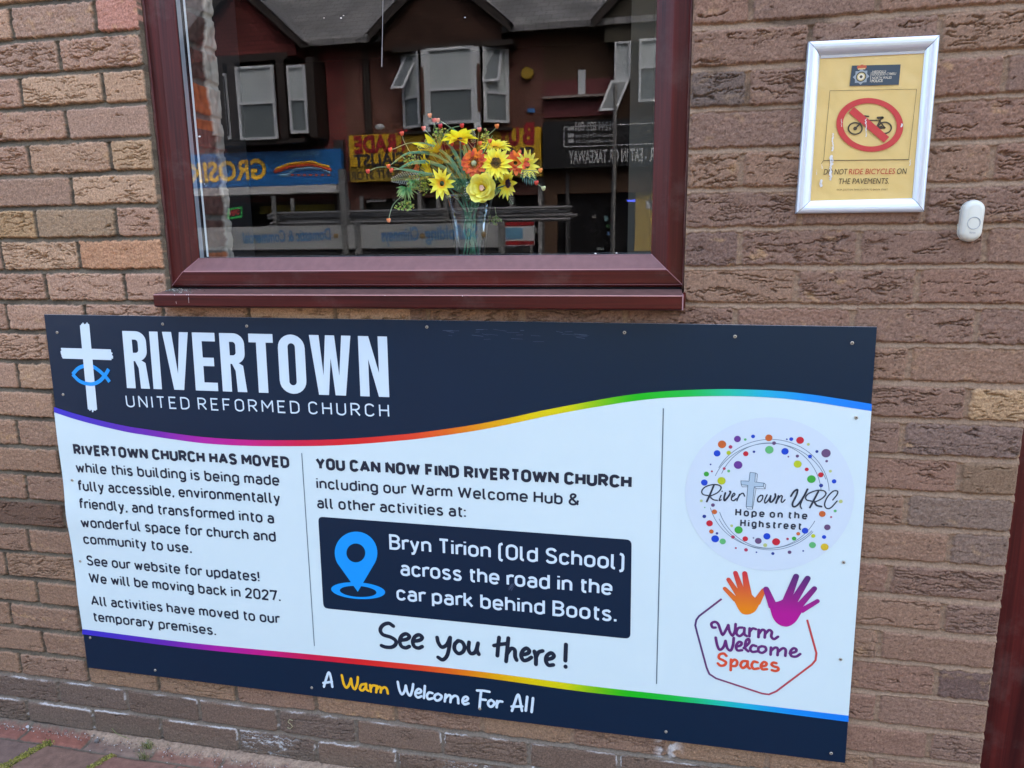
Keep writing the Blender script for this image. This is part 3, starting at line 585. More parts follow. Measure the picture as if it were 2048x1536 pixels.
# -- a narrow round-cornered sans serif drawn with strokes: {glyph: (width, [strokes])}, capitals 1 high
def _a(cx,cy,rx,ry,a0,a1,n=9): return [(cx+rx*math.cos(math.radians(a0+(a1-a0)*k/n)),cy+ry*math.sin(math.radians(a0+(a1-a0)*k/n))) for k in range(n+1)]
def _ov(x0,y0,x1,y1): 
    r=(x1-x0)/2; rr=min(r*1.05,(y1-y0)/2); cx=(x0+x1)/2; return _a(cx,y1-rr,r,rr,180,0,12)+_a(cx,y0+rr,r,rr,0,-180,12)+[(x0,y1-rr)]
def _cr(p): return [tuple(q) for q in crom(p,5)]
XH=.715; DIN={
'A':(.60,[[(0,0),(.30,1),(.60,0)],[(.10,.30),(.50,.30)]]),'B':(.47,[[(0,.53),(.25,.53)]+_a(.25,.765,.21,.235,-90,90)+[(0,1),(0,0),(.25,0)]+_a(.25,.265,.23,.265,-90,90)+[(.2,.53)]]),
'C':(.48,[_a(.24,.75,.24,.25,12,180)+_a(.24,.25,.24,.25,180,348)]),'D':(.50,[[(0,0),(0,1),(.20,1)]+_a(.20,.70,.30,.30,90,0)+_a(.20,.30,.30,.30,0,-90)+[(0,0)]]),
'E':(.42,[[(.42,1),(0,1),(0,0),(.42,0)],[(0,.52),(.36,.52)]]),'F':(.42,[[(.42,1),(0,1),(0,0)],[(0,.50),(.36,.50)]]),'H':(.50,[[(0,0),(0,1)],[(.50,0),(.50,1)],[(0,.52),(.50,.52)]]),'I':(0,[[(0,0),(0,1)]]),
'L':(.40,[[(0,1),(0,0),(.40,0)]]),'M':(.64,[[(0,0),(0,1),(.32,.38),(.64,1),(.64,0)]]),'N':(.52,[[(0,0),(0,1),(.52,0),(.52,1)]]),'O':(.50,[_ov(0,0,.50,1)]),'P':(.47,[[(0,0),(0,1),(.23,1)]+_a(.23,.75,.24,.25,90,-90)+[(0,.5)]]),
'R':(.49,[[(0,0),(0,1),(.24,1)]+_a(.24,.74,.23,.26,90,-90)+[(0,.48)],[(.22,.48),(.49,0)]]),'S':(.46,[_cr([(.45,.84),(.37,.96),(.24,1),(.08,.94),(.015,.77),(.08,.60),(.24,.51),(.40,.42),(.46,.25),(.40,.07),(.23,0),(.08,.04),(0,.16)])]),
'T':(.46,[[(0,1),(.46,1)],[(.23,0),(.23,1)]]),'U':(.50,[[(0,1),(0,.26)]+_a(.25,.25,.25,.25,180,360)+[(.50,1)]]),'V':(.54,[[(0,1),(.27,0),(.54,1)]]),'W':(.84,[[(0,1),(.20,0),(.42,.92),(.64,0),(.84,1)]]),'Y':(.54,[[(0,1),(.27,.44),(.54,1)],[(.27,.44),(.27,0)]]),
'a':(.40,[[(.40,0),(.40,.48)]+_a(.20,.49,.20,.21,0,150),[(.40,.405),(.16,.405)]+_a(.16,.2025,.16,.2025,90,270)+[(.28,0),(.40,.08)]]),'b':(.43,[[(0,0),(0,1)],_ov(0,0,.43,XH)]),'c':(.38,[_a(.20,.48,.20,.22,15,180)+_a(.20,.22,.20,.22,180,345)]),
'd':(.43,[[(.43,0),(.43,1)],_ov(0,0,.43,XH)]),'e':(.42,[[(0,.345),(.42,.345)]+_a(.21,.48,.21,.22,0,180)+_a(.21,.22,.21,.22,180,330)]),'f':(.24,[[(.10,0),(.10,.84)]+_a(.25,.84,.15,.16,180,95)+[(.31,1)],[(0,XH),(.29,XH)]]),
'g':(.43,[_ov(0,0,.43,XH),[(.43,XH),(.43,-.07)]+_a(.215,-.07,.215,.20,0,-150)]),'h':(.41,[[(0,0),(0,1)],[(0,.44)]+_a(.205,.48,.205,.22,180,0)+[(.41,0)]]),'i':(0,[[(0,0),(0,XH)],[(0,.90),(0,1.0)]]),
'k':(.38,[[(0,0),(0,1)],[(.36,XH),(0,.27)],[(.13,.42),(.40,0)]]),'l':(.13,[[(0,1),(0,.14)]+_a(.13,.14,.13,.14,180,275)]),'m':(.66,[[(0,0),(0,XH)],[(0,.46)]+_a(.165,.50,.165,.20,180,0)+[(.33,0)],[(.33,.46)]+_a(.495,.50,.165,.20,180,0)+[(.66,0)]]),
'n':(.41,[[(0,0),(0,XH)],[(0,.44)]+_a(.205,.48,.205,.22,180,0)+[(.41,0)]]),'o':(.43,[_ov(0,0,.43,XH)]),'p':(.43,[[(0,XH),(0,-.27)],_ov(0,0,.43,XH)]),'r':(.20,[[(0,0),(0,XH)],[(0,.44)]+_a(.20,.48,.20,.22,180,55)]),
's':(.36,[_cr([(.345,.60),(.27,.685),(.18,.70),(.06,.65),(.015,.54),(.07,.42),(.18,.36),(.30,.30),(.36,.18),(.31,.05),(.18,0),(.07,.03),(0,.11)])]),'t':(.23,[[(.09,.92),(.09,.15)]+_a(.23,.14,.14,.14,180,285),[(0,XH),(.28,XH)]]),
'u':(.41,[[(.41,0),(.41,XH)],[(0,XH),(0,.22)]+_a(.205,.22,.205,.22,180,360)]),'v':(.40,[[(0,XH),(.20,0),(.40,XH)]]),'w':(.62,[[(0,XH),(.155,0),(.31,.62),(.465,0),(.62,XH)]]),'y':(.40,[[(0,XH),(.21,.02)],[(.40,XH),(.19,-.13),(.13,-.25),(.02,-.27)]]),
'0':(.46,[_ov(0,0,.46,1)]),'2':(.46,[_cr([(.01,.76),(.07,.93),(.23,1),(.40,.93),(.45,.75),(.39,.56),(.2,.29),(0,.01)])+[(.0,0),(.47,0)]]),'7':(.46,[[(0,.86),(0,1),(.46,1),(.17,0)]]),
',':(.04,[[(.04,.06),(-.02,-.16)]]),'.':(.04,[[(.02,-.04),(.02,.12)]]),'!':(.02,[[(0,.30),(0,1)],[(0,-.03),(0,.10)]]),':':(.02,[[(0,-.03),(0,.11)],[(0,.54),(0,.68)]]),'(':(.16,[[(.16,1.08),(.04,1.02),(0,.9),(0,.0),(.04,-.12),(.16,-.18)]]),')':(.16,[[(0,1.08),(.12,1.02),(.16,.9),(.16,.0),(.12,-.12),(0,-.18)]]),
'&':(.58,[_cr([(.57,0),(.13,.62),(.08,.80),(.14,.95),(.26,1),(.37,.93),(.38,.79),(.27,.64),(.08,.45),(0,.24),(.07,.06),(.24,0),(.42,.08),(.53,.26),(.55,.42)])])}
def dwrite(mb,s,A,B,cap,layer,w=.135,mi=0,gap=.135,col=None,emit=None):
    """write s from A to B on the board; w = stroke width in capital heights"""
    x=w/2; items=[]
    for ch in s:
        if ch==' ': x+=.25+w*.25; items.append(None); continue
        gw,st_=DIN[ch]; items.append((x,st_)); x+=gw+w+gap
    tot=x-gap-w/2; A=np.array(A,float); B=np.array(B,float); d=B-A; L_=np.linalg.norm(d); d/=L_; n=np.array((-d[1],d[0])); sx=L_/tot; e=0
    if emit: mb=MB()
    for it in items:
        if it is None:
            if emit: emit(mb); mb=MB()
            continue
        x0,sts=it
        for st_ in sts:
            pts=[A+d*(x0+px)*sx+n*(w/2+py*(1-w))*cap for px,py in st_]; pieces=[[pts[0]]]; W_=w*cap; ext={}
            for i in range(1,len(pts)):
                pieces[-1].append(pts[i])
                if i<len(pts)-1:
                    t1=pts[i]-pts[i-1]; t2=pts[i+1]-pts[i]; c=float(np.dot(t1,t2)/(np.linalg.norm(t1)*np.linalg.norm(t2)+1e-12))
                    if c<.35: k=.5 if c>-.4 else .12; ext[(len(pieces)-1,1)]=k; ext[(len(pieces),0)]=k; pieces.append([pts[i]])
            for j,pc in enumerate(pieces):
                e+=1; q=[np.array(v) for v in pc]
                if (j,1) in ext: t=q[-1]-q[-2]; q[-1]=q[-1]+t/np.linalg.norm(t)*W_*ext[(j,1)]
                if (j,0) in ext: t=q[0]-q[1]; q[0]=q[0]+t/np.linalg.norm(t)*W_*ext[(j,0)]
                stroke(mb,q,W_,layer+.09*(e%7),mi,col,caps=False,dl=.06)
    if emit: emit(mb)
# paragraphs
ZL=zf(100,880,3.657); ZM=zf(600,880,2.6486)
def word(m,par): return lambda q: (bmb if par is None else pmb).merge(q,{INK:2,PALE:3,YEL:4}[m] if par is not None else 1)
def line(mb,z,s,a,b,cap,bold=0.0):
    dwrite(None,s,z(*a),z(*b),cap,2.3,w=.245 if bold>.01 else .165,gap=.045 if bold>.01 else .075,emit=word(INK,board))
mb=MB(); c=.0292
dwrite(None,'UNITED REFORMED CHURCH',Z6(495,548),Z6(1842,600),.0305,2.4,w=.115,gap=.24,emit=word(PALE,board))
line(mb,ZL,'RIVERTOWN CHURCH HAS MOVED',(178,108),(1755,207),.0292,.028)
for s,a,b in (('while this building is being made',(194,238),(1682,336)),('fully accessible, environmentally',(208,370),(1688,466)),('friendly, and transformed into a',(220,499),(1643,612)),('wonderful space for church and',(236,636),(1656,746)),('community to use.',(250,758),(1042,829)),('See our website for updates!',(273,916),(1538,1037)),('We will be moving back in 2027.',(290,1042),(1692,1181)),('All activities have moved to our',(306,1206),(1682,1344)),('temporary premises.',(320,1324),(1220,1430))): line(mb,ZL,s,a,b,c,.006)

line(None,ZM,'YOU CAN NOW FIND RIVERTOWN CHURCH',(85,156),(1757,257),.0298,.028)
line(mb,ZM,'including our Warm Welcome Hub &',(88,258),(1481,348),.0285,.006); line(mb,ZM,'all other activities at:',(92,361),(882,410),.0285,.006)
# address box
mb=MB(); A=[ZM(97,405),ZM(1757,528),ZM(1750,1053),ZM(125,890)]; pts=[]
for k in range(4):
    p=A[k]; a=A[k-1]; b=A[(k+1)%4]; r=.0125; pa=p+(a-p)/np.linalg.norm(a-p)*r; pb=p+(b-p)/np.linalg.norm(b-p)*r
    pts+=[pa*(1-t)**2+2*p*t*(1-t)+pb*t*t for t in np.linspace(0,1,6)]
polyfill(mb,pts[::-1],2.2); bmb=mb
for s,a,b in (('Bryn Tirion (Old School)',(474,578),(1718,689)),('across the road in the',(533,717),(1655,823)),('car park behind Boots.',(512,847),(1680,964))): dwrite(None,s,ZM(*a),ZM(*b),.0385,3.2,w=.155,gap=.08,emit=word(PALE,None))
box=bmb.build('address_box',[NAVY,PALE],board)

mb=MB(); tip=(307,803); cc=(298,597); R_=113
th=[math.radians(a) for a in np.linspace(-28,208,28)]; outer=[(cc[0]+R_*math.cos(t),cc[1]-R_*math.sin(t)*1.0) for t in th]
pin=[ZM(*p) for p in outer]+[ZM(*tip)]; inn=[]
hole=[ZM(cc[0]-1+50*math.cos(2*math.pi*k/28),cc[1]+50*math.sin(2*math.pi*k/28)) for k in range(28)]
from mathutils.geometry import tessellate_polygon
pl=[[Vector((p[0],p[1],0)) for p in pin],[Vector((p[0],p[1],0)) for p in hole]]; tri=tessellate_polygon(pl); allp=np.array(pin+hole); sheet(mb,allp,fix(allp,[tuple(t) for t in tri]),3.6)
eo=[ZM(309+143*math.cos(t),797+44*math.sin(t)+(.06*143*math.cos(t))) for t in np.linspace(0,2*math.pi,48)[:-1]]; ei=[ZM(309+97*math.cos(t),801+29*math.sin(t)+(.06*97*math.cos(t))) for t in np.linspace(0,2*math.pi,48)[:-1]]
tri=tessellate_polygon([[Vector((p[0],p[1],0)) for p in eo],[Vector((p[0],p[1],0)) for p in ei]]); allp=np.array(eo+ei); sheet(mb,allp,fix(allp,[tuple(t) for t in tri]),3.2); mb.build('map_pin',BLUE,box)
# brush-pen lines, traced as pen strokes
def pen(mb,z,strokes,w,lay,col=None):
    for k,s in enumerate(strokes): stroke(mb,crom([z(*p) for p in s],5) if len(s)>2 else [z(*p) for p in s],w,lay+.13*(k%6),col=col,dl=.1)
SEE=[[(495,985),(470,970),(440,980),(426,1005),(440,1030),(480,1043),(506,1060),(508,1080),(488,1096),(455,1096),(432,1088)],[(530,1060),(565,1055),(580,1040),(563,1026),(540,1036),(529,1062),(537,1090),(560,1100),(580,1092)],[(598,1065),(634,1060),(648,1045),(632,1031),(610,1040),(598,1066),(606,1092),(628,1101),(648,1093)],
 [(727,1045),(733,1072),(752,1096),(778,1083),(796,1045)],[(796,1045),(792,1090),(780,1140),(757,1163),(732,1150)],[(838,1062),(820,1082),(820,1110),(840,1130),(864,1120),(872,1095),(860,1070),(838,1062)],[(896,1070),(893,1108),(907,1130),(930,1120),(944,1075)],[(944,1075),(938,1110),(948,1134)],
 [(1055,1045),(1050,1090),(1046,1142)],[(1028,1088),(1060,1082),(1092,1078)],[(1104,1048),(1098,1110),(1092,1172)],[(1095,1135),(1118,1104),(1138,1112),(1140,1145),(1148,1165)],[(1174,1137),(1205,1130),(1215,1116),(1200,1102),(1180,1116),(1172,1142),(1185,1166),(1208,1162),(1226,1150)],[(1242,1118),(1250,1148),(1250,1187)],[(1250,1150),(1264,1124),(1286,1116)],[(1304,1162),(1335,1155),(1345,1141),(1330,1127),(1308,1142),(1303,1168),(1316,1191),(1342,1190)],[(1409,1082),(1406,1168)],[(1407,1198),(1407,1201)]]
for a_,b_ in ((0,3),(3,8),(8,len(SEE))): mb=MB(); pen(mb,ZM,SEE[a_:b_],.0098,2.4); pmb.merge(mb,2)
AW=[[(127,1306),(140,1262),(150,1234),(158,1236),(166,1270),(172,1307)],[(124,1286),(148,1283),(170,1279)]]
WARM=[[(222,1245),(232,1290),(246,1311),(262,1293),(271,1263)],[(271,1263),(277,1300),(291,1319),(304,1290),(307,1255)],[(346,1292),(326,1296),(318,1316),(330,1326),(346,1312),(351,1290)],[(351,1290),(352,1318),(363,1328)],[(372,1297),(376,1332)],[(376,1314),(385,1300),(399,1300)],[(408,1302),(404,1336)],[(405,1322),(420,1307),(430,1314),(428,1337)],[(430,1320),(447,1309),(460,1318),(466,1342)]]
WEL=[[(518,1280),(526,1320),(539,1346),(554,1330),(561,1300)],[(561,1300),(569,1335),(583,1353),(595,1325),(600,1292)],[(613,1340),(636,1338),(642,1326),(629,1318),(615,1331),(612,1350),(625,1363),(644,1356)],[(662,1302),(657,1366)],[(702,1340),(684,1337),(673,1354),(681,1371),(704,1367)],[(733,1343),(717,1350),(713,1366),(725,1379),(744,1372),(750,1355),(733,1343)],[(772,1347),(767,1384)],[(769,1368),(787,1351),(799,1358),(797,1388)],[(799,1370),(819,1354),(836,1363),(839,1394)],[(862,1384),(882,1379),(890,1368),(880,1359),(866,1367),(861,1386),(872,1399),(893,1394)],
 [(960,1328),(955,1375),(951,1422)],[(938,1326),(970,1327),(1004,1333)],[(955,1373),(985,1376)],[(1014,1376),(999,1385),(998,1402),(1010,1412),(1024,1405),(1030,1390),(1014,1376)],[(1045,1381),(1042,1415)],[(1044,1398),(1055,1384),(1072,1385)],[(1123,1434),(1138,1390),(1151,1354),(1160,1353),(1168,1390),(1176,1434)],[(1121,1411),(1150,1411),(1178,1410)],[(1204,1359),(1196,1433)],[(1235,1366),(1227,1440)]]
for q_ in (AW,WEL[:9],WEL[9:15],WEL[15:]): mb=MB(); pen(mb,ZM,q_,.0064,1.6); pmb.merge(mb,3)
mb=MB(); pen(mb,ZM,WARM,.0066,1.6); pmb.merge(mb,4)
pmb.build('panel',[NAVY,EDGE,INK,PALE,YEL],board)
# round emblem with dots
ZE=zf(1300,760,3.8396); Z8=zf(1380,940,6.4)
cE=(S(1371.6,985)+S(1707.6,985))/2; cE=np.array(((S(1371.6,985)[0]+S(1707.6,985)[0])/2,(S(1540,835)[1]+S(1540,1141)[1])/2)); rE=.1672
mb=MB(); disc(mb,cE,rE,2.1,col=(.55,.645,.675),n=64)
DC={'o':(214,108,52),'p':(112,62,150),'m':(112,84,122),'b':(10,76,204),'n':(36,66,150),'r':(212,40,58),'k':(190,64,96),'g':(66,180,66),'h':(104,196,120),'y':(198,212,44),'w':(200,214,130),'q':(228,196,50),'t':(110,130,150)}
DOTS=[(553,493,28,'o'),(671,452,23,'p'),(731,456,9,'h'),(791,432,13,'b'),(912,443,24,'o'),(952,484,13,'m'),(1050,454,6,'n'),(1084,453,13,'b'),(1152,462,25,'r'),(1215,493,10,'w'),(618,513,13,'k'),(515,562,23,'b'),(604,558,15,'y'),(735,565,18,'r'),(798,550,9,'n'),(916,535,28,'h'),(1036,547,24,'b'),(1062,588,6,'m'),(1131,583,11,'m'),(1228,586,13,'b'),(1281,548,10,'n'),(1351,561,30,'m'),(1356,622,9,'m'),(1133,645,26,'y'),(676,651,29,'p'),(465,647,6,'n'),(570,679,10,'k'),(604,698,10,'h'),(475,700,7,'k'),(433,721,18,'g'),(1203,685,13,'r'),(1311,727,18,'r'),(1384,699,10,'w'),(549,773,28,'y'),(417,786,23,'b'),(1239,760,28,'g'),(1313,809,13,'n'),(1413,777,15,'b'),(394,926,10,'w'),(1464,931,13,'w'),(483,959,13,'m'),(495,1011,18,'o'),(420,978,5,'h'),(417,1046,13,'n'),(457,1099,23,'r'),(471,1162,16,'o'),(514,1176,9,'n'),(500,1218,27,'b'),(558,1238,22,'h'),(627,1118,10,'w'),(680,1150,28,'g'),(637,1204,13,'k'),(731,1218,19,'r'),(794,1211,6,'t'),(831,1234,23,'m'),(897,1199,24,'b'),(968,1241,27,'r'),(884,1267,14,'w'),(1056,1219,9,'k'),(1106,1216,15,'g'),(1138,1179,13,'o'),(1190,1156,22,'b'),(1322,1027,22,'o'),(1421,1004,10,'h'),(1390,1051,7,'k'),(1361,1130,21,'m'),(1253,1196,14,'y'),(1336,1204,14,'b'),(1247,1266,23,'h'),(1340,1281,26,'q'),(659,1289,7,'k'),(737,1303,13,'k'),(817,1321,6,'n'),(943,1331,11,'n'),(1071,1321,13,'m'),(1176,1311,6,'n')]
for x,y_,r,k in DOTS:
    disc(mb,ZE(x,y_),r/3.8396/.873*.001,3.0,col=tuple(v*.9 for v in lin(DC[k])),n=16)
TEAL=tuple(v*.8 for v in lin((118,142,156)))
def earc(cx,cy,rx,ry,a0,a1,w=.0013): 
    stroke(mb,[ZE(cx+rx*math.cos(math.radians(a)),cy-ry*math.sin(math.radians(a))) for a in np.linspace(a0,a1,40)],w,2.5,col=TEAL,caps=False,dl=.02)
earc(925,865,450,410,-6+8,152,.0013); earc(915,880,400,398,4,156); earc(920,885,452,400,18,158)
earc(905,880,455,412,194,318); earc(915,870,405,420,200,330); earc(925,878,440,425,206,318)
emb=mb.build('round_emblem',PRINT,board)
DT=lin((38,52,66)); mb=MB()
RIV=[[(305,195),(265,290),(214,402)],[(232,325),(168,310),(150,272),(180,225),(250,192),(330,184),(388,202),(394,240),(350,288),(275,324),(238,330)],[(245,328),(295,375),(350,386)],[(397,322),(374,385),(398,378)],[(410,268),(411,271)],[(452,290),(436,350),(442,388),(480,350),(512,300),(518,276),(508,270)],[(540,346),(574,312),(560,295),(536,330),(530,375),(556,390),(592,364)],[(632,308),(600,392)],[(612,352),(648,306),(680,296),(698,332)],
 [(905,320),(871,350),(866,395),(890,405),(924,370),(930,326),(905,320)],[(986,315),(956,380),(962,420),(1000,385),(1032,328)],[(1032,328),(1022,398),(1050,402),(1090,342),(1090,303)],[(1132,328),(1100,420)],[(1114,386),(1160,327),(1180,337),(1166,392),(1182,411),(1215,378)],
 [(1290,332),(1330,272),(1374,250),(1360,320),(1312,420),(1322,465),(1370,450),(1440,360),(1503,243)],[(1503,243),(1440,372),(1410,450),(1426,491)],[(1642,270),(1590,370),(1533,477)],[(1560,396),(1492,380),(1480,342),(1520,297),(1620,259),(1708,262),(1738,302),(1690,360),(1612,400),(1570,405)],[(1588,404),(1622,450),(1682,465)],[(1826,381),(1880,312),(1886,268),(1830,270),(1760,340),(1722,430),(1742,484),(1800,481),(1882,394)]]
pen(mb,Z8,RIV,.0027,3.4); pen(mb,Z8,[RIV[0],RIV[5],RIV[11],RIV[12],RIV[14],RIV[16],RIV[18]],.0038,3.7)
dwrite(mb,'Hope on the',Z8(577,585),Z8(1500,632),.0172,3.4,w=.19,gap=.26); dwrite(mb,'Highstreet',Z8(640,722),Z8(1424,766),.0172,3.4,w=.19,gap=.26); mb.build('emblem_lettering',mat('emblem_ink',DT,.35),emb)
mb=MB(); fc=[(768,28),(838,35),(830,150),(945,165),(938,208),(822,212),(795,470),(718,465),(740,195),(655,185),(650,135),(755,140)]
polyfill(mb,[Z8(*p) for p in fc][::-1],3.2,col=lin((176,200,210))); sd=[[(838,35),(862,48),(852,152)],[(945,165),(970,184),(962,238),(845,236),(822,212)],[(938,208),(962,238)],[(845,236),(800,498),(733,496),(718,465)],[(795,470),(800,498)],[(655,185),(668,214),(738,212)]]
for s in [fc+[fc[0]]]+sd: stroke(mb,[Z8(*p) for p in s],.0009,3.6,col=lin((60,84,96)),caps=False)
mb.build('emblem_cross',PRINT,emb)
# hands emblem
ZH=zf(1300,1100,3.523)
def vgrad(y0,c0,y1,c1):
    a=ZH(800,y0)[1]; b=ZH(800,y1)[1]; l0,l1=np.array(lin(c0)),np.array(lin(c1))
    return lambda p: tuple(l0+(l1-l0)*min(1,max(0,(p[1]-a)/(b-a))))
gl_=vgrad(190,(214,58,62),430,(240,138,20)); gr_=vgrad(190,(92,46,112),430,(184,22,142)); mb=MB()
def hand(palm,fingers,g,lay):
    polyfill(mb,crom_closed([ZH(*p) for p in palm])[::-1],lay,col=g)
    for k,(a,b,w0,w1) in enumerate(fingers):
        A,B=ZH(*a),ZH(*b); d=(B-A)/np.linalg.norm(B-A); n=np.array((-d[1],d[0])); s=.001/.8/3.523*1.0
        w0,w1=w0*s,w1*s; lv=lay+.25+.12*k
        rows=[A+(B-A)*t for t in (0,.33,.66,1)]; ww=[w0+(w1-w0)*t for t in (0,.33,.66,1)]
        for j in range(3):
            q=[rows[j]-n*ww[j],rows[j+1]-n*ww[j+1],rows[j+1]+n*ww[j+1],rows[j]+n*ww[j]]; sheet(mb,q[::-1] if np.cross(q[1]-q[0],q[2]-q[0])<0 else q,[(0,1,2,3)],lv,0,[g(p) for p in q])
        disc(mb,B,w1,lv+.05,col=g,n=14)
def crom_closed(P): return crom(P,5,closed=True)
hand([(582,335),(610,318),(650,296),(695,292),(722,318),(740,335),(765,345),(775,362),(760,400),(735,435),(692,453),(650,447),(622,415),(600,372)],[((606,350),(527,271),17,12),((638,335),(553,207),19,13),((660,330),(602,161),20,14),((692,325),(667,164),23,15),((748,372),(800,283),24,14)],gl_,2.3)
hand([(838,330),(856,352),(884,364),(925,352),(960,330),(1000,335),(1040,362),(1076,392),(1078,420),(1060,452),(1022,508),(966,538),(908,524),(868,480),(846,412),(834,360)],[((868,400),(818,274),26,17),((965,350),(1029,184),24,17),((1005,370),(1110,198),23,17),((1045,398),(1158,270),20,15),((1062,428),(1179,358),17,13)],gr_,3.2)
hexp=[(505,343),(345,465),(326,492),(319,530),(330,575),(398,825),(418,872),(465,903),(790,1010),(838,1016),(890,994),(1140,806),(1166,775),(1172,725),(1107,490)]
a=ZH(320,600)[0]; b=ZH(1170,600)[0]; l0,l1=np.array(lin((84,58,112))),np.array(lin((206,72,66)))
hexq=[]
for k,p in enumerate(hexp): hexq.append(ZH(*p))
stroke(mb,hexq,.0042,2.3,col=lambda p: tuple(l0+(l1-l0)*min(1,max(0,(p[0]-a)/(b-a)))),caps=False)
hands=mb.build('hands_emblem',PRINT,board)
WW=[[(462,545),(440,543),(433,517),(458,505),(480,520),(495,560),(512,596),(536,560),(552,527)],[(552,527),(560,570),(580,601),(598,570),(603,520)],[(652,545),(622,549),(608,583),(630,605),(660,582),(665,548)],[(665,548),(665,590),(682,605)],[(702,550),(700,606)],[(700,577),(722,552),(746,556)],[(766,560),(764,613)],[(765,592),(790,561),(810,572),(808,616)],[(810,592),(838,563),(858,576),(854,608),(874,626),(902,609)],
 [(463,615),(474,670),(491,701),(518,682),(532,638)],[(532,638),(545,690),(568,706),(584,670),(590,618)],[(606,680),(638,670),(645,652),(626,646),(606,675),(616,705),(648,704)],[(660,690),(698,652),(695,626),(676,640),(670,688),(692,713)],[(748,676),(722,670),(706,695),(721,716),(756,712)],[(788,676),(766,686),(765,712),(790,723),(816,706),(812,683),(788,676)],[(852,685),(849,736)],[(849,712),(880,686),(900,696),(898,740)],[(900,717),(934,691),(955,701),(953,744)],[(985,726),(1024,716),(1030,699),(1010,691),(989,715),(996,745),(1030,749),(1058,731)]]
SPA=[[(538,745),(520,728),(491,735),(486,760),(515,775),(535,790),(525,809),(496,813),(478,797)],[(571,770),(568,846)],[(571,792),(595,771),(614,786),(605,814),(573,816)],[(676,780),(650,785),(638,810),(655,830),(682,809),(688,782)],[(688,782),(688,818),(702,833)],[(757,790),(731,785),(716,810),(730,835),(764,832)],[(780,820),(814,813),(820,796),(801,788),(782,811),(791,838),(824,838)],[(890,796),(868,792),(856,805),(872,818),(898,826),(904,842),(884,851),(858,845)]]
mb=MB(); pen(mb,ZH,WW,.0060,2.4); mb.build('hands_lettering',ink('purple_ink',(104,40,112)),hands); mb=MB(); pen(mb,ZH,SPA,.0060,2.4); mb.build('hands_word',ink('orange_ink',(226,82,48)),hands)
# screws
mb=MB(); SCR=[(115,665),(127,789),(326,648),(494,652),(854,654),(1249,665),(1470,673),(1704,686),(1712,835),(1687,1124),(1681,1318),(1662,1506),(1332,1463),(960,1417),(624,1375),(311,1340),(181,1275),(145,960),(161,1122)]
scr_m=mat('screw_metal',(.42,.38,.30),.45,.5,metal=.7,noise=.3,nscale=900); rnd=random.Random(8); sproto=None
def screw_mesh():
    mb=MB(); n=12; rs=[(.0036,0),(.0034,-.0012),(.0026,-.0018),(.0017,-.0018),(.0013,-.0004)]
    for r,y in rs: mb.v+=[(r*math.cos(2*math.pi*k/n),y,r*math.sin(2*math.pi*k/n)) for k in range(n)]; mb.c+=[(1,1,1)]*n
    for j in range(len(rs)-1):
        for k in range(n): mb.f.append((j*n+k,j*n+(k+1)%n,(j+1)*n+(k+1)%n,(j+1)*n+k)); mb.m.append(0)
    mb.f.append(tuple((len(rs)-1)*n+k for k in range(n))); mb.m.append(1)
    return mb.build('screw',[scr_m,mat('screw_socket',(.03,.03,.03),.8)])
s0=screw_mesh()
for k,(x,y_) in enumerate(SCR):
    o_=s0 if k==0 else s0.copy()
    if k: COL.objects.link(o_)
    p=S(x,y_); o_.parent=board; o_.matrix_parent_inverse=Matrix.Translation(-Vector(board.location)); o_.location=(p[0],SY+float(warp(p[0],p[1]))-.0008,p[1]); o_.rotation_euler=(0,rnd.uniform(0,6),0)
# pale scuffs on the board
mb=MB(); rnd=random.Random(4)
for k in range(30):
    x=rnd.uniform(880,1180); y_=655+(x-880)*.03+abs(rnd.gauss(0,9)); l=rnd.uniform(5,26); stroke(mb,[S(x,y_),S(x+l,y_+rnd.uniform(-1,3))],rnd.uniform(.0004,.0009),.8,caps=False); (mb.build('scuff_mark',mat('scuff',lin((70,86,110)),.6),board), mb.__init__())
for k in range(7): stroke(mb,[S(1016+k*1.2,1178+rnd.uniform(-3,3)),S(1024+k,1166+rnd.uniform(-3,3))],.0008,4.2,caps=False)
mb.build('scuff_mark',mat('scuff',lin((70,86,110)),.6),board)

# ------------------------------------------------------------------ framed cycling notice
NY=-.005
notice=empty('framed_notice',(1.505,0,1.385),'yellow no cycling police notice in a silver snap frame right of the window','notice')
oc=[(W(*q,Y=-.010)[0],W(*q,Y=-.010)[2]) for q in ((1592,427),(1848,424),(1880,70),(1617,83))]; ic=[(W(*q,Y=-.006)[0],W(*q,Y=-.006)[2]) for q in ((1621,401.7),(1825,396.6),(1849.5,100.8),(1640,111))]
NP=[(0,.004),(0,-.009),(.04,-.0112),(.12,-.0128),(.25,-.0138),(.42,-.0138),(.58,-.0130),(.74,-.0112),(.88,-.0085),(.97,-.0060),(1.0,-.0052),(1.0,.004)]
alu=mat('silver_frame',(.62,.69,.74),.34,.5,metal=.55); mb=MB()
for k in range(4): frame_side(mb,oc[k],oc[(k+1)%4],ic[k],ic[(k+1)%4],NP,0)
fo=mb.build('snap_frame',alu,notice,False)
for p in fo.data.polygons: p.use_smooth=False
for k in range(4):
    mb=MB(); a,b=np.array(oc[k]),np.array(ic[k]); d=(b-a)/np.linalg.norm(b-a); n_=np.array((-d[1],d[0]))*.0004; vs=[]
    for t,y_ in NP[1:-1]: p=a+(b-a)*t; vs+=[(p[0]-n_[0],y_-.0003,p[1]-n_[1]),(p[0]+n_[0],y_-.0003,p[1]+n_[1])]
    mb.add(vs,[(2*j,2*j+1,2*j+3,2*j+2) for j in range(len(vs)//2-1)]); mb.build('frame_mitre',mat('mitre_dark',(.05,.055,.06),.6),fo)
_SYo,_warp=SY,warp
SY=NY; warp=lambda X,Z: 0*np.asarray(X,float)
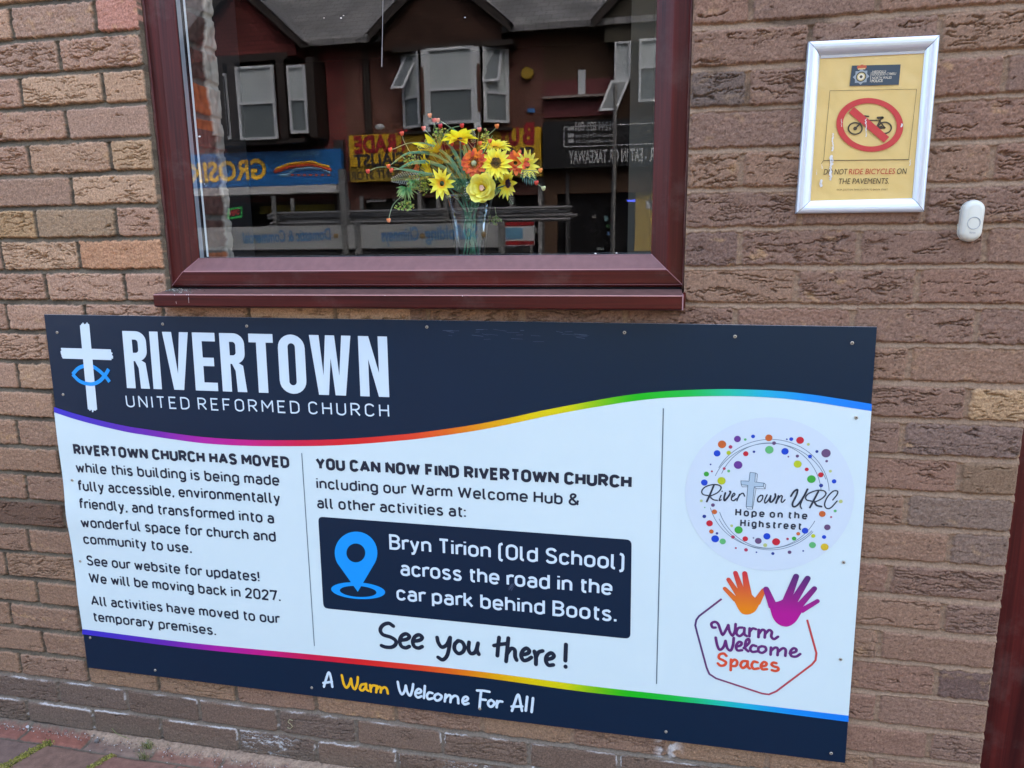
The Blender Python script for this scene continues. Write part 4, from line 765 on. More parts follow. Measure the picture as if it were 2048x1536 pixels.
paperwarp=lambda X,Z: .0013+0.0006*pn(np.asarray(X,float)*22+np.asarray(Z,float)*9,np.asarray(Z,float)*24,5)+.0004*pn(np.asarray(X,float)*60,np.asarray(Z,float)*55+np.asarray(X,float)*40,6)
ZN=zf(1560,50,3.938); mb=MB(); NUa,NVa=40,56; warp=paperwarp; I=[np.array(p) for p in (ic[3],ic[2],ic[1],ic[0])]
# paper grid
def nq(u,v): return I[0]*(1-u)*(1-v)+I[1]*u*(1-v)+I[2]*u*v+I[3]*(1-u)*v
P=[nq(-.01+1.02*u/NUa,-.01+1.02*v/NVa) for v in range(NVa+1) for u in range(NUa+1)]
sheet(mb,P,[(v*(NUa+1)+u,(v+1)*(NUa+1)+u,(v+1)*(NUa+1)+u+1,v*(NUa+1)+u+1) for v in range(NVa) for u in range(NUa)],0)
warp=lambda X,Z: 0*np.asarray(X,float)
mb.build('paper',mat('gold_paper',lin((226,194,118)),.33,.5,noise=.05,nscale=14,bump=.5,bscale=34),notice,True)
mb=MB(); stroke(mb,[ZN(318,252),ZN(700,230),ZN(1138,210)],.0055,1.0,caps=False); mb.build('backing_strip',mat('backing_grey',lin((196,196,190)),.5),notice)
mb=MB(); D_=lin((60,50,34)); Rr_=lin((198,56,54)); TB=lin((52,72,82)); CR=lin((206,196,170))
polyfill(mb,[ZN(567,320),ZN(950,311),ZN(935,471),ZN(547,481)][::-1],1.2,col=tuple(v*.9 for v in TB))
for a,b in (((393,518),(1076,505)),((1076,505),(1013,1060)),((343,1068),(393,518))): stroke(mb,[ZN(*a),ZN(*b)],.0006,1.2,col=D_,caps=False)
stroke(mb,[ZN(343,1068),ZN(1013,1060)],.0012,1.2,col=D_,caps=False); stroke(mb,[ZN(343,1068),ZN(325,1092)],.0008,1.2,col=D_,caps=False)
def el(rx,ry,n=56): return [ZN(707+rx*math.cos(t)-(-.06)*ry*math.sin(t),787+ry*math.sin(t)) for t in np.linspace(0,2*math.pi,n+1)[:-1]]
eo,ei=el(263,212),el(212,170); tri=tessellate_polygon([[Vector((p[0],p[1],0)) for p in eo],[Vector((p[0],p[1],0)) for p in ei]]); allp=np.array(eo+ei); sheet(mb,allp,fix(allp,[tuple(t) for t in tri]),1.6,0,Rr_)
# bicycle
def wheel(c,rx,ry): stroke(mb,[ZN(c[0]+rx*math.cos(t),c[1]+ry*math.sin(t)) for t in np.linspace(0,2*math.pi,29)],.0026,1.4,col=D_,caps=False,closed=False)
wheel((592,815),54,45); wheel((824,810),52,44)
for s,w in (([(592,815),(622,785),(650,748)],.0030),([(650,748),(640,720)],.0022),([(640,720),(668,717),(697,721)],.0026),([(650,752),(765,751)],.0022),([(655,755),(755,812)],.0024),([(752,815),(800,735)],.0022),([(770,731),(808,730)],.0042),([(795,738),(808,731)],.004),([(745,812),(824,810)],.0034),([(778,748),(824,810)],.0024),([(755,812),(800,800)],.003)): stroke(mb,[ZN(*p) for p in s],w,1.4,col=D_)
disc(mb,ZN(592,815),.0034,1.7,col=D_); polyfill(mb,[ZN(750,818),ZN(775,795),ZN(822,805),ZN(800,820)][::-1],1.5,col=D_)
stroke(mb,[ZN(562,668),ZN(838,905)],.0128,2.0,col=Rr_,caps=False)
# crest
ctr=ZN(638,408)
st_=[]
for k in range(16):
    r=.0142 if k%2==0 else .0108; st_.append(ctr+r*np.array((math.cos(2*math.pi*k/16+math.pi/2),math.sin(2*math.pi*k/16+math.pi/2))))
polyfill(mb,st_,1.5,col=lin((150,160,160))); disc(mb,ctr,.0088,1.7,col=lin((58,60,52))); disc(mb,ctr,.0070,1.8,col=lin((206,186,120))); disc(mb,ctr,.0052,1.9,col=lin((230,220,190))); disc(mb,ctr,.0026,2.0,col=lin((70,64,50)))
for dx,dz,r in ((-.005,.0165,.0032),(.005,.0165,.0032),(0,.0175,.0036)): disc(mb,ctr+np.array((dx,dz)),r,1.7+dx*20,col=lin((196,92,54)))
stroke(mb,[ctr+np.array((-.0062,.0135)),ctr+np.array((.0062,.0137))],.0022,1.9,col=lin((222,190,130)),caps=False); disc(mb,ctr+np.array((0,.0222)),.0013,1.9,col=lin((222,200,140)))
stroke(mb,[ZN(718,372),ZN(710,450)],.0008,1.5,col=CR,caps=False)
notp=mb.build('notice_print',mat_col('notice_ink',.33,.5),notice)
mb=MB()
write(mb,'HEDDLU',ZN(727,380),ZN(832,377),.0042,1.5,bold=.02,col=CR); write(mb,'GOGLEDD CYMRU',ZN(724,399),ZN(912,393),.0042,1.5,bold=.015,col=CR); write(mb,'NORTH WALES',ZN(724,427),ZN(878,423),.0042,1.5,bold=.015,col=CR); write(mb,'POLICE',ZN(720,452),ZN(808,448),.0044,1.5,bold=.035,col=CR)
mb.build('notice_lettering',mat_col('notice_ink2',.33,.5),notice); mb=MB()
D2=lin((66,54,36)); write(mb,'DO NOT',ZN(343,1178),ZN(526,1176),.0098,1.5,slant=.08,col=D2); write(mb,'RIDE BICYCLES',ZN(541,1176),ZN(902,1173),.0098,1.5,slant=.08,col=lin((190,60,44))); write(mb,'ON',ZN(917,1173),ZN(992,1172),.0098,1.5,slant=.08,col=D2)
write(mb,'THE PAVEMENTS.',ZN(457,1252),ZN(856,1249),.0098,1.5,slant=.08,col=D2); write(mb,'FROM SHOTTON TRAIN STATION TO BROOK STREET',ZN(446,1304),ZN(848,1302),.0030,1.5,col=lin((112,92,56)))
mb.build('notice_lettering',mat_col('notice_ink2',.33,.5),notice)
mb=MB(); rnd=random.Random(11)                       # white scratches through the print
for (x,y0,y1,w) in ((415,855,990,.0022),(405,1035,1100,.0050),(398,1100,1220,.0042),(322,1225,1275,.0038),(676,740,880,.0016),(484,740,800,.0010),(958,780,800,.002),(1025,1062,1105,.0012),(330,1095,1130,.001),(290,1140,1180,.0008)):
    y_=y0; mb=MB()
    while y_<y1:
        h=rnd.uniform(8,26); pts=[ZN(x+rnd.uniform(-4,4),y_),ZN(x+rnd.uniform(-6,6),min(y1,y_+h*.5)),ZN(x+rnd.uniform(-4,4),min(y1,y_+h))]; stroke(mb,pts,w*rnd.uniform(.5,1.2),2.6); y_+=h*rnd.uniform(.7,1.4)
    mb.build('scratch_mark',mat('scratch',lin((226,224,214)),.7),notice)
SY,warp=_SYo,_warp

# ------------------------------------------------------------------ doorbell
bell=empty('doorbell',(1.6985,0,1.3635),'small white pill shaped wireless doorbell on the bricks below the framed notice','doorbell')
def pill(mb,hw,hh,prof,n=48,mi=0):
    rows=[]
    for ins,y_ in prof:
        a=hw-ins; b=hh-ins; pts=[]
        for k in range(n):
            t=2*math.pi*k/n; x,z=math.cos(t)*a,math.sin(t)*a; z+=(b-a)*(1 if z>0 else -1); pts.append((x,y_,z))
        rows.append(pts)
    vs=[p for r in rows for p in r]; fs=[(j*n+k,j*n+(k+1)%n,(j+1)*n+(k+1)%n,(j+1)*n+k) for j in range(len(rows)-1) for k in range(n)]; fs.append(tuple((len(rows)-1)*n+k for k in range(n)))
    mb.add(vs,fs,mi)
Rb=Matrix.Rotation(math.radians(2.5),4,'Y')
def setbell(o_):
    o_.matrix_parent_inverse=Matrix.Identity(4); o_.rotation_euler=(0,math.radians(2),0); o_.parent=bell
mb=MB(); pill(mb,.0188,.0372,[(0,.004),(0,-.010),(.0006,-.0135),(.0018,-.0165),(.0038,-.0190),(.0065,-.0205),(.010,-.0212)]); o_=mb.build('bell_case',mat('bell_plastic',(.58,.58,.48),.35,.5)); setbell(o_)
for p in o_.data.polygons: p.use_smooth=True
mb=MB(); n=48; mb.tube([(math.cos(2*math.pi*k/n)*.0189,-.0085,math.sin(2*math.pi*k/n)*.0189+(.0184 if math.sin(2*math.pi*k/n)>0 else -.0184)) for k in range(n+1)],.00045,5); o_=mb.build('bell_seam',mat('bell_grey',(.30,.32,.33),.5)); setbell(o_)
mb=MB(); pts=[(.0105*math.cos(t),-.02155,-.004+.0105*math.sin(t)) for t in np.linspace(0,2*math.pi,41)]; mb.tube(pts,.0006,6); o_=mb.build('bell_button_ring',mat('bell_grey',(.30,.32,.33),.5)); setbell(o_)
mb=MB(); v,f=text_geo('Byron',.01); sc=.0042; vv=[((x-1.25)*sc,-.0216,-.0225+y_*sc) for x,y_ in v]; mb.add(vv,fix(v,f)); o_=mb.build('bell_lettering',mat('bell_ink',(.25,.26,.28),.5)); setbell(o_)
# ------------------------------------------------------------------ pavement at the foot of the wall
st=store(); gx=np.linspace(-1.2,1.9,1241); gy=np.linspace(-.50,.02,231); X,Y=np.meshgrid(gx,gy)
yw=Y+.003*pn(X/.12,Y/.1,201); xw=X+.002*pn(X/.08,Y/.05,202)
row=np.where(yw>-.0585,0,1+np.floor((-.0585-yw)/.1025)).astype(int); y1=np.where(row==0,.0445,-.0585-(row-1)*.1025); yc=y1-.05125
sk=(xw+(-.30)*(yw+.0585)*0)+.28*(-.0585-yw)*(row>0)
off=np.where(row%2==0,-.372,-.482); k=np.floor((sk-off)/.2065); bx=off+(k+.5)*.2065
bid=(row*997+k.astype(int)*31+5000).astype(np.int64); r1,r2,r3=[h1(bid,s) for s in (11,12,13)]
dx=np.abs(sk-bx)-.0985; dy=np.abs(yw-yc)-.0478; d=np.maximum(dx,dy)+.0018*pn(X/.014,Y/.014,203)
isb=smooth(.0015,-.0012,d); z=.0012*(r1-.5)+.0006*pn(X/.006,Y/.006,204)+.001*pn(X/.03,Y/.03,205)-.004*smooth(-.008,0,d)**2
z=z*isb+(-.006+.0015*pn(X/.005,Y/.005,206))*(1-isb)
pal=np.array([lin(c) for c in ((136,96,84),(142,98,84),(122,102,93),(126,102,93),(134,98,88),(124,104,96))]); base=pal[(r2*6).astype(int)]
for (rr,kk,c) in ((0,-1,(146,98,84)),(0,-2,(142,98,86)),(0,0,(128,108,98)),(1,-1,(120,102,94)),(1,-2,(136,100,88)),(1,0,(128,104,92))): base[(row==rr)&(k==kk)]=np.array(lin(c))
base=base*np.array((.76,.72,.68))*(1+.24*pn(X/.02,Y/.02,207)+.12*pn(X/.005,Y/.005,208)+.10*pn(X/.0025,Y/.0025,209))[...,None]
jc=np.array(lin((92,84,72)))*(1+.3*pn(X/.006,Y/.006,210))[...,None]; C=base*isb[...,None]+jc*(1-isb[...,None])
# gritty mortar fillet along the wall, swelling to the right
wd=.012+.005*pn(X/.05,X*0,211)+smooth(-.42,-.28,X)*(.014+.015*pn(X/.05,X*0,212))
fl=smooth(wd+.012,wd-.012,-Y+.010*pn(X/.012,Y/.012,213)); sand=np.array(lin((146,126,106)))*(1+.38*pn(X/.0045,Y/.0045,214)+.30*pn(X/.02,Y/.02,215)-.4*smooth(.35,.7,pn(X/.0075,Y/.0075,219)))[...,None]
grey=np.array(lin((104,95,82)))*(1+.30*pn(X/.005,Y/.005,216))[...,None]; gmix=smooth(-.36,-.44,X)[...,None]; sand=sand*(1-gmix)+grey*gmix
C=C*(1-fl[...,None]*.92)+sand*fl[...,None]*.92; z=z*(1-fl)+fl*(.002+.010*smooth(.035,0,-Y)+.0016*pn(X/.004,Y/.004,217)+.001*pn(X/.01,Y/.01,218))
haz=(.22*smooth(-.38,-.2,X)*smooth(.16,.02,-Y))[...,None]; C=C*(1-haz)+sand*haz
grid_mesh(np.stack([X,Y,z],-1),np.clip(C,.01,.9),len(gx),len(gy),st)
pm=mat_col('paving_brick',.92,.2,grain=.2,gscale=500,bump=.3); pav=store_build(st,'pavement',pm); tag(pav,'red brown block paving along the foot of the wall','pavement',kind='structure')
def brickmat(name,c1,c2,mo,sx,sy,axes='xy',bump=.3,ms=.012):
    m=bpy.data.materials.new(name); m.use_nodes=True; nt=m.node_tree; b=nt.nodes['Principled BSDF']; L=nt.links.new; b.inputs['Roughness'].default_value=.9; b.inputs['Specular IOR Level'].default_value=.2
    tc=nt.nodes.new('ShaderNodeTexCoord'); sp=nt.nodes.new('ShaderNodeSeparateXYZ'); cb=nt.nodes.new('ShaderNodeCombineXYZ'); L(tc.outputs['Object'],sp.inputs[0]); L(sp.outputs['XYZ'.index(axes[0].upper())],cb.inputs[0]); L(sp.outputs['XYZ'.index(axes[1].upper())],cb.inputs[1])
    br=nt.nodes.new('ShaderNodeTexBrick'); br.inputs['Scale'].default_value=1; br.inputs['Brick Width'].default_value=sx; br.inputs['Row Height'].default_value=sy; br.inputs['Mortar Size'].default_value=ms; br.inputs['Color1'].default_value=(*c1,1); br.inputs['Color2'].default_value=(*c2,1); br.inputs['Mortar'].default_value=(*mo,1); L(cb.outputs[0],br.inputs['Vector'])
    n=nt.nodes.new('ShaderNodeTexNoise'); n.inputs['Scale'].default_value=1.7; n.inputs['Detail'].default_value=7; L(tc.outputs['Object'],n.inputs['Vector'])
    mr=nt.nodes.new('ShaderNodeMapRange'); mr.inputs[1].default_value=.3; mr.inputs[2].default_value=.7; mr.inputs[3].default_value=.65; mr.inputs[4].default_value=1.3; L(n.outputs['Fac'],mr.inputs[0])
    mx=nt.nodes.new('ShaderNodeMix'); mx.data_type='RGBA'; mx.blend_type='MULTIPLY'; mx.inputs[0].default_value=1; L(br.outputs['Color'],mx.inputs[6]); L(mr.outputs[0],mx.inputs[7]); L(mx.outputs[2],b.inputs['Base Color'])
    return m
pm2=brickmat('paving_far',lin((142,98,90)),lin((116,94,92)),lin((92,84,72)),.2065,.1025)
def plane(name,x0,y0,x1,y1,z,m): 
    mb=MB(); mb.add([(x0,y0,z),(x1,y0,z),(x1,y1,z),(x0,y1,z)],[(0,1,2,3)]); return mb.build(name,m)
asph=mat('asphalt',(.05,.05,.052),.9,.2,noise=.2,nscale=60)
tag(plane('ground',-150,-150,150,150,-.16,mat('far_ground',(.12,.12,.11),.95,.1)),None,None,kind='structure')
mb=MB()
for a in ((-40,-3.2,-1.2,.02),(1.9,-3.2,40,.02),(-1.2,-3.2,1.9,-.5)): mb.add([(a[0],a[1],-.001),(a[2],a[1],-.001),(a[2],a[3],-.001),(a[0],a[3],-.001)],[(0,1,2,3)])
tag(mb.build('pavement',pm2),'block paving between the church and the road','pavement',kind='structure')
tag(plane('road',-60,-11.15,60,-3.33,-.115,asph),'grey asphalt high street','road',kind='structure')
mb=MB(); mb.box((-60,-3.33,-.16),(60,-3.2,.0)).box((-60,-11.28,-.16),(60,-11.15,.0)); tag(mb.build('kerb',mat('kerb_stone',(.30,.29,.27),.9,.2,noise=.1)),'pale stone kerbs along both sides of the road','kerb',kind='structure')
tag(plane('far_pavement',-60,FAC-.5,60,-11.28,-.001,mat('far_slabs',(.26,.24,.22),.9,.2,noise=.15,nscale=4)),'grey pavement across the street','pavement',kind='structure')
# moss in the paving joints
rnd=random.Random(21); mb=MB()
def mossline(a,b,w,n):
    for _ in range(n):
        t=rnd.random(); x=a[0]+(b[0]-a[0])*t+rnd.gauss(0,w*.5); y=a[1]+(b[1]-a[1])*t+rnd.gauss(0,w*.25); r=rnd.uniform(.0009,.0024)
        c=rnd.choice([(.17,.17,.03),(.22,.20,.045),(.12,.13,.03),(.28,.25,.08),(.09,.09,.03),(.20,.15,.06)]); mb.blob((x,y,-.003+rnd.uniform(0,.006)),r,5,3,col=c,sc=(1,1,1.2),jit=.8,rnd=rnd)
mossline((-.522,-.175),(-.480,-.050),.012,1300); mossline((-.310,-.175),(-.266,-.062),.009,700); mossline((-.52,-.162),(-.62,-.162),.008,200)
tag(mb.build('moss',mat_col('moss_green',.95,.1)),'yellow green moss growing in the paving joints','moss',kind='stuff')
mb=MB()
for _ in range(1300):
    x=rnd.uniform(-.75,.35); y=-abs(rnd.gauss(.004,.014)) if x<-.36 else -abs(rnd.gauss(.01,.022)); r=rnd.choice([.0006,.0009,.0012,.0018]); c=rnd.choice([(.20,.18,.15),(.32,.29,.25),(.11,.10,.09),(.16,.08,.06),(.42,.40,.38)]); mb.blob((x,y,.003+.006*max(0,1+y/.03)*(x>-.4)),r,5,3,col=c,jit=.7,rnd=rnd)
for x,y,r,c in ((-.585,-.014,.0045,(.42,.42,.42)),(-.345,-.028,.006,(.13,.12,.11)),(-.405,-.012,.004,(.16,.08,.06)),(-.20,-.012,.0055,(.22,.24,.28)),(-.195,-.004,.005,(.30,.32,.34)),(-.372,-.014,.003,(.3,.25,.2)),(-.46,-.01,.0035,(.2,.1,.08))): mb.blob((x,y,.006),r,7,5,col=c,sc=(1.2,1,.7),jit=.5,rnd=rnd)
tag(mb.build('grit',mat_col('grit_stone',.95,.1)),'loose grit and small stones along the foot of the wall','grit',kind='stuff')
def tuft(label,c,n,h,sp):
    mb=MB()
    for _ in range(n):
        a=rnd.uniform(0,6.28); l=h*rnd.uniform(.5,1.2); lean=rnd.uniform(.4,1.1); dx,dy=math.cos(a)*sp,math.sin(a)*sp*.6-sp*.25; b=(c[0]+rnd.gauss(0,sp*.25),c[1]+rnd.gauss(0,sp*.15),.002); pts=[]
        for t in (0,.35,.7,1): pts.append((b[0]+dx*lean*t*t,b[1]+dy*lean*t*t,b[2]+l*t*(1-.35*t*lean)))
        w=rnd.uniform(.0006,.0011); vs=[]
        for i,p in enumerate(pts): ww=w*(1-i/3.2); vs+=[(p[0]-ww*math.sin(a),p[1]+ww*math.cos(a),p[2]),(p[0]+ww*math.sin(a),p[1]-ww*math.cos(a),p[2])]
        c_=rnd.choice([(.10,.15,.03),(.14,.18,.05),(.22,.20,.08),(.08,.11,.03),(.30,.25,.14)]); mb.add(vs,[(0,1,3,2),(2,3,5,4),(4,5,7,6)],0,c_)
    return tag(mb.build('grass_tuft',mat_col('grass_blade',.7,.3,trans=.25)),label,'weed')
tuft('green weed tuft growing at the wall foot beside the small grey stones',(-.188,-.022),70,.028,.03); tuft('drying thin weed rooted in the paving joint right of the moss',(-.170,-.062),46,.03,.026)
for i,(lab,pts) in enumerate((('dry grass runner lying along the wall foot left of the weed tuft',((-.315,-.004,.030),(-.30,-.006,.018),(-.27,-.008,.011),(-.23,-.012,.006),(-.205,-.016,.004))),('dry grass runner lying along the wall foot right of the weed tuft',((-.175,-.010,.008),(-.14,-.009,.009),(-.10,-.010,.007),(-.075,-.006,.008))))):
    mb=MB(); mb.tube(pts,.0008,5,0,(.20,.22,.09)); 
    for k in range(len(pts)-1):
        p=pts[k+1]; mb.tube([p,(p[0]+.008,p[1]-.006,p[2]+.009)],.0006,4,0,(.25,.25,.10))
    tag(mb.build('grass_runner',mat_col('grass_blade',.7,.3,trans=.25)),lab,'weed')

# ------------------------------------------------------------------ vase and artificial flowers behind the pane
YF=.145
PET=mat_col('petal_cloth',.75,.25,trans=.08); LEAF=mat_col('leaf_plastic',.5,.4,trans=.2); STEM=mat_col('stem_plastic',.5,.4)
glass=bpy.data.materials.new('vase_glass'); glass.use_nodes=True; nt=glass.node_tree; nt.nodes.remove(nt.nodes['Principled BSDF'])
fr=nt.nodes.new('ShaderNodeLayerWeight'); fr.inputs['Blend'].default_value=.22; tr=nt.nodes.new('ShaderNodeBsdfTransparent'); tr.inputs[0].default_value=(.86,.93,.90,1); gl=nt.nodes.new('ShaderNodeBsdfGlossy'); gl.inputs['Roughness'].default_value=.03
ms=nt.nodes.new('ShaderNodeMixShader'); L=nt.links.new; L(fr.outputs['Fresnel'],ms.inputs[0]); L(tr.outputs[0],ms.inputs[1]); L(gl.outputs[0],ms.inputs[2]); L(ms.outputs[0],nt.nodes['Material Output'].inputs[0])
va=W(893,393,YF); vb=W(990,393,YF); vc=W(909,508,YF); vd=W(968,508,YF)
VX=(va[0]+vb[0]+vc[0]+vd[0])/4; mb=MB(); rt=(vb[0]-va[0])/2; rb=(vd[0]-vc[0])/2*.96; z0=1.288; z1=va[2]
prof=[(0,z0+.012),(rb*.8,z0+.012),(rb*.90,z0+.02)]+[(rb*.92+(rt-rb)*t**1.4-.0,z0+.02+(z1-z0-.02)*t) for t in np.linspace(.1,1,9)]+[(rt+.0012,z1+.0012),(rt+.0026,z1)]+[(rb+.002+(rt-rb)*t**1.4,z0+.02+(z1-z0-.02)*t) for t in np.linspace(.95,0,10)]+[(rb,z0),(0,z0)]
n=40; vs=[(VX+r*math.cos(2*math.pi*k/n),YF+r*math.sin(2*math.pi*k/n),z) for r,z in prof for k in range(n)]; fs=[(j*n+k,j*n+(k+1)%n,(j+1)*n+(k+1)%n,(j+1)*n+k) for j in range(len(prof)-1) for k in range(n)]
mb.add(vs,fs); tag(mb.build('vase',glass,None,True),'clear flared glass vase holding the artificial flowers behind the pane','vase')
def basis(nv,roll=0):
    n_=Vector(nv).normalized(); u=Vector((0,0,1)).cross(n_)
    if u.length<1e-3: u=Vector((1,0,0))
    u.normalize(); v=n_.cross(u); c,s=math.cos(roll),math.sin(roll); return u*c+v*s, v*c-u*s, n_
def petals(mb,c,B,R,r0,n,width,lift,curl,cb,cm,ct,rnd,point=1.0,phase=0,jl=.12):
    u,v,nn=B; rows=7
    for k in range(n):
        a=2*math.pi*(k+phase+rnd.uniform(-.2,.2))/n; d=u*math.cos(a)+v*math.sin(a); s=v*math.cos(a)-u*math.sin(a); Rk=R*(1+rnd.uniform(-jl,jl)); w=width*rnd.uniform(.85,1.15); tw=rnd.uniform(-.25,.25); lk=lift+rnd.uniform(-.12,.12)
        vs=[]; cs=[]; sh=rnd.uniform(.92,1.06)
        for i in range(rows):
            t=i/(rows-1); L_=r0+(Rk-r0)*t; prof=((math.sin(math.pi*min(1,(t*.93+.07))**.8)**.75)*(1-.25*t) if t<1 else .06) if point>.5 else math.sin(math.pi*(.10+.74*t))**.8*(1 if t<1 else .62)
            hw=w*prof/2; h=(Rk-r0)*(lk*t+curl*t*t); p=c+d*L_+nn*h; col=[(cb[j]*(1-min(1,t*2.4))+cm[j]*min(1,t*2.4)) if t<.42 else (cm[j]*(1-(t-.42)/.58)+ct[j]*(t-.42)/.58) for j in range(3)]; col=[q*sh for q in col]
            vs+=[p-s*hw+nn*hw*(.35+tw),p-nn*hw*.12,p+s*hw+nn*hw*(.35-tw)]; cs+=[[min(.97,q) for q in col],[q*.93 for q in col],[min(.97,q) for q in col]]
        mb.add(vs,[q for i in range(rows-1) for q in ((3*i,3*i+1,3*i+4,3*i+3),(3*i+1,3*i+2,3*i+5,3*i+4))],0,cs)
YB,YM,YT=(.95,.42,.02),(.97,.84,.03),(.97,.94,.14)
BASE=Vector(W(938,500,YF)); NECK=Vector((VX,YF,z1-.01))
def stem_mesh(p,rnd,foot=None):
    mb=MB(); f=foot or Vector((VX+rnd.uniform(-.016,.016),YF+rnd.uniform(-.014,.014),z0+.02)); nk=Vector((VX+rnd.uniform(-.02,.02),YF+rnd.uniform(-.015,.015),z1-.02)); pts=crom([f,f.lerp(nk,.6)+Vector((rnd.uniform(-.004,.004),0,0)),nk.lerp(p,.35)+Vector((0,0,.004)),p],5); mb.tube(pts,.0019,6,0,(.06,.21,.13)); return mb
def flower(name,px,py,rpx,nv,label,layers,centre,seed,Y=YF,group=None,roll=0):
    rnd=random.Random(seed); c=Vector(W(px,py,Y)); R=rpx*.00120; e=empty(name,tuple(c),label,'flower',group); B=basis(nv,roll); mb=MB()
    for (n,rs,w,lift,curl,cols,pt) in layers: petals(mb,c,B,R*rs,R*.16,n,w*R,lift,curl,*cols,rnd,pt,rnd.random())
    mb.build('petals',PET,e,True)
    if centre:
        kind,cr,cc=centre; mb=MB(); u,v,nn=B
        if kind=='seed':
            for k in range(150):
                rr=cr*R*math.sqrt((k+.5)/150); a=k*2.39996; p=c+(u*math.cos(a)+v*math.sin(a))*rr+nn*(R*.05+R*.07*(1-(rr/(cr*R))**2)); mb.blob(p,R*.028,5,4,col=[q*rnd.uniform(.5,1.7) for q in cc],jit=.4,rnd=rnd)
        elif kind=='button':
            mb.blob(c+nn*R*.08,cr*R,12,8,col=cc,jit=.08,rnd=rnd)
            for k in range(26): a=2*math.pi*k/26; d=u*math.cos(a)+v*math.sin(a); mb.tube([c+d*cr*R*.9+nn*R*.06,c+d*R*(cr+.22)+nn*R*.16],R*.018,4,0,(.03,.02,.01)); mb.blob(c+d*R*(cr+.22)+nn*R*.16,R*.032,4,3,col=(.05,.03,.01))
        else:
            for k in range(16): a=k*2.4; rr=cr*R*math.sqrt(k/16); mb.blob(c+(u*math.cos(a)+v*math.sin(a))*rr+nn*R*.30,R*.06,5,4,col=cc,jit=.3,rnd=rnd)
        mb.build('centre',mat_col('flower_centre',.9,.1),e,True)
    stem_mesh(c-Vector(nv).normalized()*.006,rnd).build('stem',STEM,e,True); return e
Yc=(YB,YM,YT); Oc=((.75,.28,.02),(.82,.10,.015),(.80,.13,.05)); Rc=((.75,.10,.02),(.78,.06,.02),(.72,.10,.06)); Pc=((.85,.62,.03),(.96,.84,.06),(.95,.90,.22)); Bc=((.95,.62,.0),(.97,.80,.01),(.97,.84,.03))
SF=[(15,1.0,.36,.10,-.05,Yc,1),(14,.86,.34,.28,-.05,Yc,1)]
flower('sunflower',992,326,31,(.10,-1,.10),'largest yellow sunflower with an orange ring and dark brown seed centre, facing out',SF,('seed',.34,(.05,.03,.02)),1,Y=YF-.035)
flower('sunflower',1018,367,29,(-.62,-.75,-.05),'yellow sunflower with dark seed centre at the lower right turned to the left',[(13,1.0,.36,.35,-.1,Yc,1),(11,.85,.34,.5,-.1,Yc,1)],('seed',.34,(.035,.015,.03)),2,Y=YF-.02)
flower('sunflower',884,367,29,(-.15,-.95,.05),'yellow star shaped flower low on the left with folded petals and no dark centre',[(12,1.0,.34,.15,-.08,Yc,1),(8,.75,.40,.55,-.15,(( .85,.30,.01),YM,YT),1)],None,3,Y=YF-.04)
flower('sunflower',990,294,31,(.15,-.45,.9),'pale yellow sunflower tilted upwards behind the largest one',[(16,1.05,.30,.25,-.2,Yc,1),(12,.8,.3,.5,-.1,Yc,1)],None,4,Y=YF+.0)
flower('lily',920,277,32,(.1,-.55,.8),'bright yellow lily at the top of the vase with pointed petals',[(7,1.05,.50,.25,-.15,Bc,1),(6,.85,.5,.5,-.1,Bc,1)],None,5,Y=YF-.03)
flower('sunflower',1053,330,28,(.75,-.62,.1),'pale yellow daisy at the far right turned away to the right',[(13,1.0,.33,.35,-.1,((.9,.7,.05),(.95,.85,.08),(.95,.90,.2)),1)],('seed',.22,(.05,.03,.03)),6,Y=YF)
flower('lily',876,302,33,(-.3,-.6,.75),'yellow lily on the left behind the green grass blades, upright and closed',[(6,1.1,.42,1.3,-.4,Bc,1),(6,.9,.4,1.2,-.3,Yc,1)],None,7,Y=YF-.01)
flower('lily',858,333,27,(-.7,-.6,-.25),'yellow lily drooping to the left under the two long grass blades',[(6,1.0,.55,.5,-.2,Bc,1),(5,.8,.5,.8,-.2,Bc,1)],None,8,Y=YF-.005)
flower('rose',966,377,28,(-.05,-1,.08),'round soft yellow rose hanging over the rim of the vase',[(7,1.0,.85,.05,.12,Pc,0),(6,.90,.82,.42,.18,Pc,0),(5,.74,.78,.95,.15,Pc,0),(4,.56,.66,1.7,-.1,Pc,0),(3,.40,.5,2.6,-.4,Pc,0)],('pollen',.16,(.85,.55,.40)),9,Y=YF-.055)
flower('gerbera',949,327,26,(-.15,-.97,.05),'orange red gerbera with a pale green button centre left of the largest sunflower',[(15,1.0,.36,.10,-.05,Oc,0),(14,.82,.34,.3,.0,Rc,0),(13,.62,.30,.5,.1,Oc,0)],('button',.20,(.36,.44,.26)),10,Y=YF-.035)
flower('gerbera',1031,326,24,(.35,-.85,.35),'orange red double gerbera right of the largest sunflower',[(14,1.0,.34,.25,-.05,Rc,0),(12,.8,.32,.6,-.1,Oc,0),(9,.5,.3,1.0,-.1,Oc,0)],None,11,Y=YF-.01)
flower('gerbera',836,338,11,(-.6,-.7,.1),'small orange red flower edge at the left under the grass blades',[(9,1.0,.45,.4,-.05,Rc,0),(7,.7,.4,.8,-.1,Oc,0)],None,12,Y=YF)
